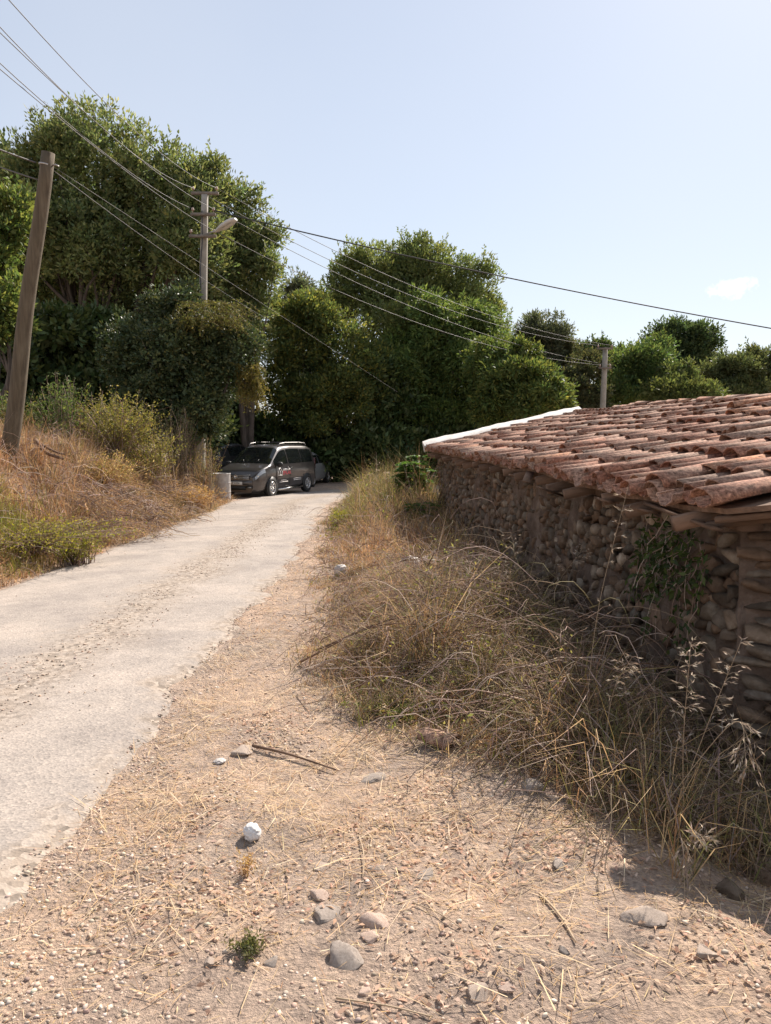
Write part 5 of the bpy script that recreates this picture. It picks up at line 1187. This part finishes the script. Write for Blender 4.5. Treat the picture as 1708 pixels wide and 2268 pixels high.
# small olive leaves among the brambles
x, y = scatter(26000, -0.9, 2.0, 3.6, 9.5, lambda x, y: vd_(x, y) * np.clip(v_olv(x, y) - 0.25 + 0.35 * nz(x, y, 0.5, 111), 0, 1))
z = H(x, y) + U(0.15, 1.1, len(x)) * vh(x, y)
p1 = leaves_np(np.stack([x, y, z], -1), rng.normal(size=(len(x), 3)) + (0, 0, 0.25), 0.036 * U(.5, 1.4, len(x)), 0.012 * U(.6, 1.4, len(x)), pal(OLV + [(0.22, 0.24, 0.09), (0.30, 0.27, 0.12)], len(x)))
x, y = scatter(16000, -1.2, 1.9, 13.5, 24, lambda x, y: vd_(x, y) * np.clip(0.5 + 0.6 * nz(x, y, 0.8, 112), 0, 1)); z = H(x, y) + U(0.2, 1.1, len(x)) * vh(x, y)
p2 = leaves_np(np.stack([x, y, z], -1), rng.normal(size=(len(x), 3)) + (0, 0, 0.4), 0.06 * U(.5, 1.4, len(x)), 0.022 * U(.6, 1.4, len(x)), pal(OLV + [(0.22, 0.24, 0.07)], len(x)))
tag(np_obj('bramble_leaves', [p1, p2], M['leaf']), 'small olive leaves scattered through the verge brambles', 'foliage', kind='stuff')
# arching long canes over the heap
for k, (pa, pm, pc, lab) in enumerate((((665, 1480), (840, 1385), (1020, 1395), 'long brown cane arching over the bramble heap'), ((700, 1440), (905, 1365), (1150, 1400), 'second brown cane arching just above the long one'),
        ((1000, 1340), (1130, 1400), (1290, 1520), 'thick dry stem slanting down towards the dark wall'), ((830, 1420), (960, 1500), (1060, 1560), 'thin pale twig lying on the near face of the heap'), ((560, 1660), (640, 1680), (745, 1715), 'thin dark twig lying on the litter beside the grey stone'))):
    P = []
    for i, (px, py) in enumerate((pa, pm, pc)):
        g = ground_at(px, py); yy = 5.6 if k < 4 else g[1]; q = at(px, py, yy - 0.15 * i if k < 4 else yy); q[2] = max(q[2], float(H(q[0], q[1])) + 0.02); P.append(q)
    P = catmull(np.array(P), 8); o = MB().tube(P - P[0], np.linspace(0.0085 if k != 2 else 0.013, 0.004, len(P)), 6).build('dry_cane', M['old_wood'], smooth=True); o.location = tuple(P[0]); tag(o, lab, 'branch', 'dry canes on the verge')
# green plants of the verge
def ground_shrub(name, label, px, py, Y, wpx, hpx, *a, **k): return shrub(name, label, px, py, Y, wpx, hpx, *a, **k)
SAP = [(0.10, 0.19, 0.04), (0.14, 0.23, 0.05), (0.075, 0.15, 0.035)]
def sapling(label, px, py, Y, wpx, hpx, nst=9, L=0.12, leaf_n=13):
    c = at(px, py, Y); b = np.array([c[0], Y, float(H(c[0], Y))]); t = thing('leafy_sapling', label, 'sapling', tuple(b)); hh = at(px, py - hpx, Y)[2] - b[2]; w = wpx * Y / F
    st = []; lf = []
    for s_ in range(nst):
        a = U(0, 6.28); top = np.array([math.cos(a) * w * U(.1, .6), math.sin(a) * w * U(.1, .6), hh * U(0.6, 1.0)]); P = catmull(np.array([np.zeros(3), top * (0.4, 0.4, 0.5), top]), 5); st.append(P)
        for j in range(10):     # pinnate leaves along the stem
            k = U(0.45, 1.0); o_ = P[int(k * (len(P) - 1))]; az = U(0, 6.28); dv = np.array([math.cos(az), math.sin(az), 0.45]); ln = U(0.6, 1.0) * w * 0.6; nn = leaf_n
            kk = np.repeat(np.linspace(0.2, 1, nn), 2); ps = o_ + dv * (kk * ln)[:, None] - np.array([0, 0, 1]) * (kk ** 2 * ln * 0.45)[:, None]
            sd_ = np.tile([1, -1], nn)[:, None] * np.array([-dv[1], dv[0], 0]) + dv * 0.35 + np.array([0, 0, -0.15]); lf.append((ps, sd_))
    P = np.array(st); np_obj('stem', [tubes_np(P, 0.012 * np.linspace(1, .4, P.shape[1])[None] * np.ones((len(P), 1)), pal([(0.16, 0.15, 0.07)], len(P)))], M['dry'], t)
    ps = np.concatenate([q[0] for q in lf]); sd_ = np.concatenate([q[1] for q in lf]) + 0.1 * rng.normal(size=(len(ps), 3))
    np_obj('crown', [leaves_np(ps, sd_, L * U(.7, 1.2, len(ps)), L * 0.38, pal(SAP, len(ps)), up=np.array([0, 0, 1.0]))], M['leaf'], t)
sapling('bright green leafy sapling at the far corner of the stone house', 917, 1045, 17.0, 56, 50, 22, 0.15)
sapling('low green sapling spreading in the weeds in front of the leafy sapling', 925, 1130, 14.6, 50, 28, 6, 0.09)
shrub('green_weed', 'bright green weed in the sun beside the shaded wall', 1090, 1345, 6.9, 42, 22, 22, 420, SAP + LIME, TWIG, 0.075, 0.02, cat='plant', rad=0.004)
shrub('green_weed', 'pale olive leafy weed in front of the bramble heap', 880, 1590, 4.55, 95, 26, 46, 1500, [(0.20, 0.22, 0.08), (0.26, 0.25, 0.11), (0.15, 0.18, 0.06)], TWIG, 0.04, 0.011, cat='plant', rad=0.003)
shrub('green_weed', 'olive leafy weed low beside the near end of the verge', 1110, 1560, 4.4, 70, 24, 36, 900, [(0.22, 0.22, 0.09), (0.28, 0.26, 0.12)], TWIG, 0.04, 0.010, cat='plant', rad=0.003)
shrub('green_weed', 'small dusty green tuft on the gravel in the foreground', 548, 2090, 2.28, 46, 12, 26, 420, [(0.13, 0.14, 0.06), (0.18, 0.17, 0.075)], TWIG, 0.020, 0.006, cat='plant', rad=0.0015)
shrub('dry_weed', 'tiny dry tuft behind the white crumpled ball', 545, 1892, 2.75, 30, 4, 26, 120, STRAW, STRAW, 0.02, 0.005, cat='plant', rad=0.0013)
shrub('green_weed', 'small lime green weed at the lane edge beside the far weeds', 765, 1150, 15.6, 45, 26, 60, 1700, LIME, TWIG, 0.05, 0.02, cat='plant', rad=0.004)
# creeper with leaves hanging on the near corner of the house
c = wall_pt(4.35, 0.75, 0.12) + HB; t = thing('wall_creeper', 'dark leafy creeper hanging on the near corner of the stone wall', 'creeper', tuple(c))
n = 46; m = 8; k = np.linspace(0, 1, m)[None]; s0 = (0.2 + 0.22 * rng.normal(size=n))[:, None]; zz = U(0.0, 0.34, n)[:, None]
P = A3 * (s0 + np.cumsum(rng.normal(size=(n, m)) * 0.035, 1))[..., None] - L3 * (0.03 + 0.16 * k * U(.2, 1, n)[:, None])[..., None] + Z3 * (zz - k * (0.12 + 0.55 * rng.random(n) ** 2)[:, None])[..., None]
np_obj('stem', [tubes_np(P, np.full((n, m), 0.0028), pal(TWIG, n))], M['dry'], t)
si = rng.integers(n, size=620); ki = rng.random(620) ** 0.8 * (m - 1.01); pos = P[si, ki.astype(int)] + rng.normal(size=(620, 3)) * 0.015
np_obj('crown', [leaves_np(pos, rng.normal(size=(620, 3)) + (-0.3, -0.2, -0.5), 0.06 * U(.6, 1.3, 620), 0.026 * U(.6, 1.2, 620), pal([(0.07, 0.10, 0.035), (0.10, 0.13, 0.04), (0.05, 0.075, 0.03)], 620))], M['leaf'], t)
# tall dry grasses with drooping seed heads in front of the wall
def seed_grass(label, base, tip, bow, nsp, spl, rad=0.0018):
    base = np.array(base, float); tip = np.array(tip, float); t = thing('seed_grass', label, 'grass', tuple(base), 0, 'dry seed-head grasses beside the wall')
    mid_ = (base + tip) / 2 + np.array([bow[0], bow[1], bow[2]]); P = catmull(np.array([base, mid_, tip]), 10) - base
    MB().tube(P, np.linspace(rad, rad * 0.45, len(P)), 5).build('stem', M['seed'], t)
    ps = []; ds = []; tn = unit(np.gradient(P, axis=0)); n0 = int(len(P) * 0.52); br = []
    for j in range(nsp):
        i = int(U(n0, len(P))); o_ = P[min(i, len(P) - 1)]; a = U(0, 6.28); d = unit(tn[min(i, len(P) - 1)] * 0.7 + np.array([math.cos(a), math.sin(a), -0.25]) * 0.75); ln = U(0.2, 1.0) * spl
        q = o_ + d * ln + np.array([0, 0, -0.25 * ln]); br.append(np.array([o_, (o_ + q) / 2 + d * 0.0 + (0, 0, 0.1 * ln), q]))
        for e in range(3): ps.append(o_ + (q - o_) * U(0.55, 1.0)); ds.append(d + np.array([0, 0, -0.5]) + 0.3 * rng.normal(size=3))
    br = np.array(br); n = len(ps)
    np_obj('seed_head', [tubes_np(br, np.full(br.shape[:2], rad * 0.4), pal([(0.42, 0.32, 0.23)], len(br))), leaves_np(np.array(ps), np.array(ds), 0.026 * U(.7, 1.3, n), 0.0055, pal([(0.50, 0.40, 0.30), (0.40, 0.30, 0.21), (0.58, 0.49, 0.39)], n))], M['dry'], t)
    nb = 12; rt = np.zeros((nb, 3)) + rng.normal(size=(nb, 3)) * (0.03, 0.03, 0)
    V = blades_np(rt, U(0, 6.28, nb), U(0.1, 0.7, nb), U(0.3, 0.6, nb), 0.006, U(0.3, 1.2, nb), pal(STRAW + OLV, nb)); np_obj('blade', [V], M['dry'], t)
M['seed'] = mat_flat('dry_stem', (0.42, 0.31, 0.20), 0.8)
def sg(label, bpx, tpx, Yb, Yt, bow, nsp, spl):
    b = at(bpx[0], bpx[1], Yb); b[2] = float(H(b[0], b[1])); seed_grass(label, b, at(tpx[0], tpx[1], Yt), bow, nsp, spl)
sg('upright dry oat grass against the dark wall, tallest of the seed heads', (1520, 1840), (1530, 1430), 3.05, 3.0, (-0.02, 0, 0.0), 44, 0.07)
sg('drooping golden grass plume beside the layered gable stones', (1430, 1800), (1655, 1700), 3.1, 2.75, (0.14, 0, 0.32), 34, 0.09)
sg('pale seed head bending over the house shadow in the foreground', (1470, 1930), (1517, 1985), 2.85, 2.55, (0.02, 0, 0.16), 26, 0.06)
sg('starry seed head above the foreground shadow', (1500, 1960), (1555, 1850), 2.75, 2.65, (0.04, 0, 0.05), 30, 0.06)
sg('slanting feathery seed head leaning over the gable foot', (1480, 1800), (1640, 1425), 3.2, 3.0, (0.02, 0, 0.08), 26, 0.07)
sg('tall stem rising past the eave in front of the wall', (1290, 1640), (1392, 1075), 3.9, 3.9, (-0.04, 0, 0.05), 14, 0.07)
sg('silvery oat head in front of the shaded wall, farther along', (1180, 1420), (1135, 1190), 6.3, 6.0, (-0.03, 0, 0.06), 30, 0.12)
sg('nodding oat head beside the silvery one', (1230, 1460), (1290, 1215), 6.0, 5.7, (-0.12, 0, 0.12), 26, 0.12)
sg('low silvery oat head below the two others by the shaded wall', (1200, 1430), (1110, 1255), 6.2, 5.9, (0.08, 0, 0.1), 26, 0.12)
sg('dry grass head drooping over the verge edge before the wall', (1330, 1700), (1400, 1455), 3.7, 3.5, (-0.02, 0, 0.12), 30, 0.08)

# ------------------------------------------------------------------ loose things on the ground
ICO = None
def ico_np():
    ph = (1 + 5 ** 0.5) / 2
    v = np.array([(-1, ph, 0), (1, ph, 0), (-1, -ph, 0), (1, -ph, 0), (0, -1, ph), (0, 1, ph), (0, -1, -ph), (0, 1, -ph), (ph, 0, -1), (ph, 0, 1), (-ph, 0, -1), (-ph, 0, 1)], float)
    f = [(0, 11, 5), (0, 5, 1), (0, 1, 7), (0, 7, 10), (0, 10, 11), (1, 5, 9), (5, 11, 4), (11, 10, 2), (10, 7, 6), (7, 1, 8), (3, 9, 4), (3, 4, 2), (3, 2, 6), (3, 6, 8), (3, 8, 9), (4, 9, 5), (2, 4, 11), (6, 2, 10), (8, 6, 7), (9, 8, 1)]
    return v / np.linalg.norm(v[0]), np.array(f)
IV, IF = ico_np()
OV = np.array([(1, 0, 0), (-1, 0, 0), (0, 1, 0), (0, -1, 0), (0, 0, 1), (0, 0, -1)], float) * 1.1; OF = np.array([(0, 2, 4), (2, 1, 4), (1, 3, 4), (3, 0, 4), (2, 0, 5), (1, 2, 5), (3, 1, 5), (0, 3, 5)])
def pebbles_np(x, y, size, col, flat=0.55, sink=0.40, far=False):
    BV, BF = (OV, OF) if far else (IV, IF)
    n = len(x); v = BV[None] * (1 + 0.16 * rng.normal(size=(n, len(BV), 1))); s = size[:, None, None] * np.stack([U(.75, 1.3, n), U(.6, 1.0, n), U(flat * .7, flat * 1.2, n)], -1)[:, None, :] * 0.5
    v = v * s; a = U(0, 6.28, n); c_, s_ = np.cos(a)[:, None], np.sin(a)[:, None]; X = v[..., 0] * c_ - v[..., 1] * s_; Y = v[..., 0] * s_ + v[..., 1] * c_
    z = H(x, y) + size * flat * (0.5 - sink)
    V = np.stack([X + x[:, None], Y + y[:, None], v[..., 2] + z[:, None]], -1).reshape(-1, 3)
    T = (np.arange(n)[:, None, None] * len(BV) + BF[None]).reshape(-1, 3); return V, None, T, None, np.repeat(col, len(BF), 0)
PEB = [(0.5, 0.378, 0.291), (0.44, 0.33, 0.252), (0.57, 0.466, 0.369), (0.38, 0.281, 0.218), (0.6, 0.504, 0.417), (0.5, 0.349, 0.262)]
off_road = lambda x, y: sm(1.28, 1.75, np.abs(x + 2.87))
gd = lambda x, y: off_road(x, y) * (0.06 + 0.94 * np.clip(0.35 + 1.1 * nz(x, y, 0.6, 121), 0, 1)) * (1 - 0.75 * sm(0.2, 0.8, inside_verge(x, y) * (y > 2.6))) * (0.12 + 0.88 * np.clip(gauss(-1.3, 2.3, 1.0, 3)(x, y) + 0.5 * gauss(0.3, 1.8, 2.0, 0.45)(x, y), 0, 1))
x, y = scatter(42000, -2.2, 2.0, 1.6, 4.6, gd); pe1 = pebbles_np(x, y, 0.005 + 0.019 * rng.random(len(x)) ** 2.2, pal(PEB, len(x)))
x, y = scatter(9000, -2.2, 0.4, 4.6, 12, lambda x, y: off_road(x, y) * (1 - sm(-0.2, 0.2, inside_verge(x, y))) * np.clip(0.5 + 0.8 * nz(x, y, 0.7, 122), 0, 1)); pe2 = pebbles_np(x, y, 0.010 + 0.020 * rng.random(len(x)) ** 2, pal(PEB, len(x)), far=True)
x, y = scatter(14000, -3.4, -1.6, 3.0, 22, lambda x, y: np.exp(-((x + 2.47 + 0.12 * nz(y, x * 0, 1.5, 123)) / 0.26) ** 2) * 0.9); pz = pebbles_np(x, y, 0.008 + 0.016 * rng.random(len(x)) ** 2, pal(PEB, len(x)), far=True); pz[0][:, 2] += 0.042
x, y = scatter(1500, -4.4, -1.3, 2.5, 18, lambda x, y: 0.5 + 0 * x); pq = pebbles_np(x, y, 0.006 + 0.012 * rng.random(len(x)) ** 3, pal(PEB + [(0.1, 0.08, 0.07)], len(x)), far=True); pq[0][:, 2] += 0.036
x, y = scatter(15000, -1.75, -0.9, 1.6, 16, lambda x, y: np.exp(-((x + 1.33 + 0.1 * nz(y, x * 0, 1.2, 124)) / 0.17) ** 2)); pr = pebbles_np(x, y, 0.006 + 0.018 * rng.random(len(x)) ** 2.2, pal(PEB, len(x))); pr[0][:, 2] += np.repeat(0.012 * (x < -1.35), 12)
tag(np_obj('gravel', [pr, pe1, pe2, pz, pq], M['stuffcol']), 'loose pale gravel on the verge and along the lane', 'gravel', kind='stuff')
# straw and leaf litter
ld = lambda x, y: sm(1.4, 1.85, np.abs(x + 2.87)) * (0.35 + 0.65 * np.clip(0.45 + 0.9 * nz(x, y, 0.8, 131), 0, 1)) * (0.3 + 0.7 * sm(2.1, 3.3, y))
x, y = scatter(80000, -2.0, 2.2, 1.6, 6.5, ld); n = len(x); L_ = 0.015 + 0.085 * rng.random(n) ** 2
s1 = blades_np(np.stack([x, y, H(x, y) + U(0.001, 0.012, n)], -1), U(0, 6.28, n), U(1.35, 1.62, n), L_, 0.0016 + 0.0016 * rng.random(n), U(-0.05, 0.1, n), pal(STRAW + [(0.62, 0.47, 0.30)], n))
x, y = scatter(16000, -2.0, 0.2, 6.5, 20, lambda x, y: ld(x, y) * (1 - sm(0.1, 0.4, inside_verge(x, y)))); n = len(x)
s2 = blades_np(np.stack([x, y, H(x, y) + U(0.001, 0.015, n)], -1), U(0, 6.28, n), U(1.3, 1.6, n), U(0.04, 0.16, n), 0.005, U(-0.05, 0.1, n), pal(STRAW + RUST, n))
x, y = scatter(12000, -5.2, -4.2, 6.5, 24, lambda x, y: sm(-0.35, 0.1, bank_edge(y) - x)); n = len(x)
s3 = blades_np(np.stack([x, y, H(x, y) + U(0.02, 0.05, n)], -1), U(0, 6.28, n), U(1.2, 1.6, n), U(0.08, 0.3, n), 0.006, U(-0.05, 0.2, n), pal(STRAW, n))
x, y = scatter(15000, -1.6, 2.2, 1.7, 6.5, lambda x, y: ld(x, y) * np.clip(0.3 + 0.9 * nz(x, y, 0.5, 133) + 0.5 * gauss(0.1, 4.2, 1.2, 0.8)(x, y), 0, 1)); n = len(x)
s4_ = blades_np(np.stack([x, y, H(x, y) + U(0.003, 0.02, n)], -1), U(0, 6.28, n), U(1.3, 1.6, n), U(0.06, 0.22, n), 0.0028 + 0.002 * rng.random(n), U(-0.05, 0.15, n), pal([(0.70, 0.52, 0.32), (0.62, 0.44, 0.26), (0.74, 0.58, 0.40)], n))
tag(np_obj('straw_litter', [s1, s2, s3, s4_], M['dry']), 'broken straw lying on the ground of the verge', 'straw', kind='stuff')
LL = [(0.60, 0.41, 0.29), (0.54, 0.35, 0.24), (0.68, 0.50, 0.37), (0.48, 0.29, 0.20)]
x, y = scatter(15000, -1.6, 2.4, 1.6, 4.6, lambda x, y: sm(1.6, 2.2, x + 2.87) * np.clip(0.15 + 0.75 * nz(x, y, 0.75, 141) + 0.4 * gauss(0.5, 3.0, .8, .6)(x, y), 0, 1)); n = len(x); a = U(0, 6.28, n)
l1_ = leaves_np(np.stack([x, y, H(x, y) + U(0.002, 0.012, n)], -1), np.stack([np.cos(a), np.sin(a), U(-.15, .35, n)], -1), U(0.012, 0.042, n), U(0.005, 0.016, n), pal(LL, n), up=np.array([0, 0, 1.0]))
tag(np_obj('leaf_litter', [l1_], M['dry']), 'reddish dry leaf litter on the ground in front of the verge', 'leaf litter', kind='stuff')
# single stones
def rock_mesh(seed, flat):
    P, Q = stone_geo(seed, 7, 11); P = P * (1, 1, flat); me = mk_mesh('rock', P, Q); return me
M['rock_grey'] = mat_noise('grey_rock', [(0.3, (0.25, 0.205, 0.17)), (0.7, (0.40, 0.335, 0.285))], 12, 0.9, 90, 0.5, 0.006)
M['rock_pink'] = mat_noise('pinkish_rock', [(0.3, (0.40, 0.28, 0.215)), (0.7, (0.56, 0.43, 0.35))], 12, 0.9, 80, 0.5, 0.006)
M['rock_tan'] = mat_noise('tan_rock', [(0.3, (0.31, 0.24, 0.19)), (0.7, (0.47, 0.38, 0.31))], 25, 0.9, 80, 0.5, 0.006)
rocks = [(775, 2128, 82, 66, 'g', 0.5, 'largest flat grey rock in the foreground'), (722, 2032, 66, 50, 'g', 0.45, 'grey slab rock above the largest one'), (832, 2045, 66, 42, 'p', 0.55, 'pale pink rock right of the grey slab'),
         (820, 2078, 44, 34, 'p', 0.6, 'small pink stone just below the pale pink rock'), (540, 1668, 48, 34, 't', 0.7, 'lone rough grey-tan stone near the lane edge'), (823, 1728, 66, 34, 'g', 0.35, 'flat half-buried grey stone before the brambles'),
         (943, 1941, 40, 34, 'g', 0.7, 'angular grey stone on the bare earth'), (828, 1928, 44, 22, 't', 0.4, 'flat tan stone left of the angular one'), (716, 1922, 36, 24, 't', 0.4, 'small dusty tan stone left of the straw'),
         (1238, 1915, 38, 40, 'g', 0.8, 'round grey stone near the foreground shadow'), (1425, 2034, 90, 26, 't', 0.35, 'long pale flat stone at the shadow edge'), (1205, 1665, 92, 52, 't', 0.7, 'large dusty stone sunk in the dry grass'),
         (1178, 1748, 56, 40, 'g', 0.6, 'grey stone half hidden at the grass edge'), (1225, 1770, 34, 30, 't', 0.6, 'small stone beside the half hidden grey one'), (466, 2132, 30, 30, 't', 0.5, 'small tan stone left of the dusty green tuft'),
         (600, 2135, 28, 36, 'g', 0.5, 'small grey stone right of the dusty green tuft'), (715, 1988, 56, 20, 'p', 0.4, 'thin pale chip behind the grey slab'), (1120, 2195, 40, 26, 'p', 0.6, 'pinkish stone near the bottom edge'),
         (1060, 2205, 60, 40, 't', 0.45, 'broad pale stone near the bottom edge'), (1247, 2108, 22, 22, 'g', 0.8, 'small dark pebble beside the long stick'), (812, 2198, 30, 36, 'p', 0.5, 'upright pink chip below the largest grey rock'), (345, 2005, 28, 22, 'g', 0.6, 'small grey stone on the gravel near the lane'),
         (1570, 2115, 60, 34, 't', 0.4, 'flat stone in the sun just below the shadow edge')]
RG = 'loose stones on the verge'
for i, (px, py, w, hh, kd, flat, lab) in enumerate(rocks):
    g = ground_at(px, py); ds = math.hypot(g[1], EYE); sc = w / F * ds
    o = obj('rock', rock_mesh(500 + i, flat), M[{'g': 'rock_grey', 'p': 'rock_pink', 't': 'rock_tan'}[kd]]); o.scale = (sc * 0.95, sc * 0.95 * min(1.3, max(0.7, hh / w * 1.35)), sc * 0.85)
    o.location = (g[0], g[1], g[2] - sc * flat * 0.02); o.rotation_euler = (U(-.12, .12), U(-.12, .12), U(-.5, .5)); tag(o, lab, 'rock', RG)
# rubble fallen at the foot of the gable
rub = [(1560, 1790, 150, 'big fallen stone in shadow at the foot of the gable wall'), (1660, 1760, 130, 'fallen stone in shadow at the picture edge below the gable'), (1610, 1880, 120, 'fallen slab stone in the shadow below the gable'), (1690, 1870, 110, 'dark fallen stone at the picture edge in the shadow'),
       (1450, 1670, 100, 'pointed pale stone standing in the shaded grass'), (1540, 1700, 80, 'fallen stone beside the pointed pale one'), (1700, 1960, 90, 'low fallen stone where the shadow meets the picture edge'), (1620, 1985, 70, 'small fallen stone inside the foreground shadow')]
for i, (px, py, w, lab) in enumerate(rub):
    g = ground_at(px, py); ds = math.hypot(g[1], EYE); sc = w / F * ds
    o = obj('rubble_stone', rock_mesh(600 + i, 0.6), M['stone']); o.scale = (sc, sc * 0.8, sc * (1.1 if i == 4 else 0.8)); o.location = (g[0], g[1], g[2] + sc * 0.15); o.rotation_euler = (U(-.4, .4), U(-.4, .4), U(0, 6)); tag(o, lab, 'stone', 'rubble fallen from the gable wall')
# broken tile pieces lying below the eave and on the verge
bt = [(1085, 1440, 5.6, 'broken red tile piece in the grass below the eave'), (1245, 1625, 4.2, 'red tile shard half buried at the grass edge'), (1010, 1660, 3.95, 'dark red tile shard before the bramble heap')]
for i, (px, py, Y, lab) in enumerate(bt):
    g = ground_at(px, py); o = obj('tile_shard', TM[i % 3], None); o.scale = (0.45, 0.8, 0.8); o.location = (g[0], g[1], g[2] + 0.02); o.rotation_euler = (U(-.3, .3), U(-.3, .3), U(0, 6)); tag(o, lab, 'tile shard')
# sticks
for i, (a_, b_, r, lab) in enumerate((((1195, 1985), (1275, 2095), 0.005, 'pale straight stick lying on the bare earth'), ((915, 2005), (1020, 2060), 0.0022, 'thin stick between the pink rocks and the pale stick'), ((795, 1855), (805, 1950), 0.003, 'upright bent straw stalk near the tan stone'),
        ((745, 2215), (960, 2262), 0.003, 'long thin straw stalk near the bottom edge'), ((1570, 2110), (1690, 2040), 0.004, 'straw stalk lying across the shadow edge'), ((665, 1865), (720, 1850), 0.003, 'short straw right of the white ball'), ((820, 1830), (960, 1850), 0.002, 'thin straw lying level above the tan stone'))):
    p0, p1_ = ground_at(*a_), ground_at(*b_); md = (p0 + p1_) / 2 + np.array([0.01, 0.0, 0.012]); P = catmull(np.array([p0 + (0, 0, .006), md, p1_ + (0, 0, .008)]), 5)
    o = MB().tube(P - P[0], np.linspace(r, r * 0.7, len(P)), 6).build('stick', M['seed'], smooth=True); o.location = tuple(P[0]); tag(o, lab, 'stick', 'sticks and stalks on the ground')
# litter: crumpled white ball and plastic
M['plastic_white'] = mat_noise('white_plastic', [(0.3, (0.64, 0.61, 0.57)), (0.7, (0.86, 0.84, 0.82))], 9, 0.45, 30, 0.4, 0.004)
M['plastic_dull'] = mat_noise('dusty_plastic', [(0.3, (0.40, 0.35, 0.31)), (0.7, (0.62, 0.57, 0.53))], 9, 0.5, 30, 0.4, 0.004)
def crumple(seed, amp, k=12):
    P, Q = stone_geo(seed, k, 0); r = np.random.default_rng(seed); P = unit(P) * 0.5
    for j in range(9): w_ = r.normal(size=3) * (4 + 3 * j); P = P * (1 + amp / (1 + 0.4 * j) * np.abs(np.sin(P @ w_ + j)))[:, None]
    return mk_mesh('crumple', P, Q)
for px, py, w, hh, sd, lab, nm in ((559, 1848, 28, 27, 31, 'white crumpled ball lying on the gravel', 'crumpled_ball'), (755, 1268, 22, 26, 32, 'small white plastic scrap at the verge edge', 'plastic_scrap'), (908, 1276, 40, 30, 33, 'crumpled pale plastic bag in the dry grass', 'plastic_bag'), (955, 1268, 44, 18, 34, 'flattened pale plastic bag beside the crumpled one', 'plastic_bag'), (487, 1690, 20, 8, 35, 'flat white scrap next to the lone stone near the lane', 'plastic_scrap')):
    g = ground_at(px, py + hh / 2 - 4); ds = math.hypot(g[1], EYE); sc = w / F * ds; o = obj(nm, crumple(sd, 0.16), M['plastic_white' if nm == 'crumpled_ball' else 'plastic_dull']); hs_ = hh / F * ds; o.scale = (sc * .85, sc * .85, hs_ * 0.85)
    o.location = (g[0], g[1], g[2] + hs_ * 0.42 + (0.12 if nm == 'plastic_bag' else 0)); tag(o, lab, 'ball' if nm == 'crumpled_ball' else 'litter')
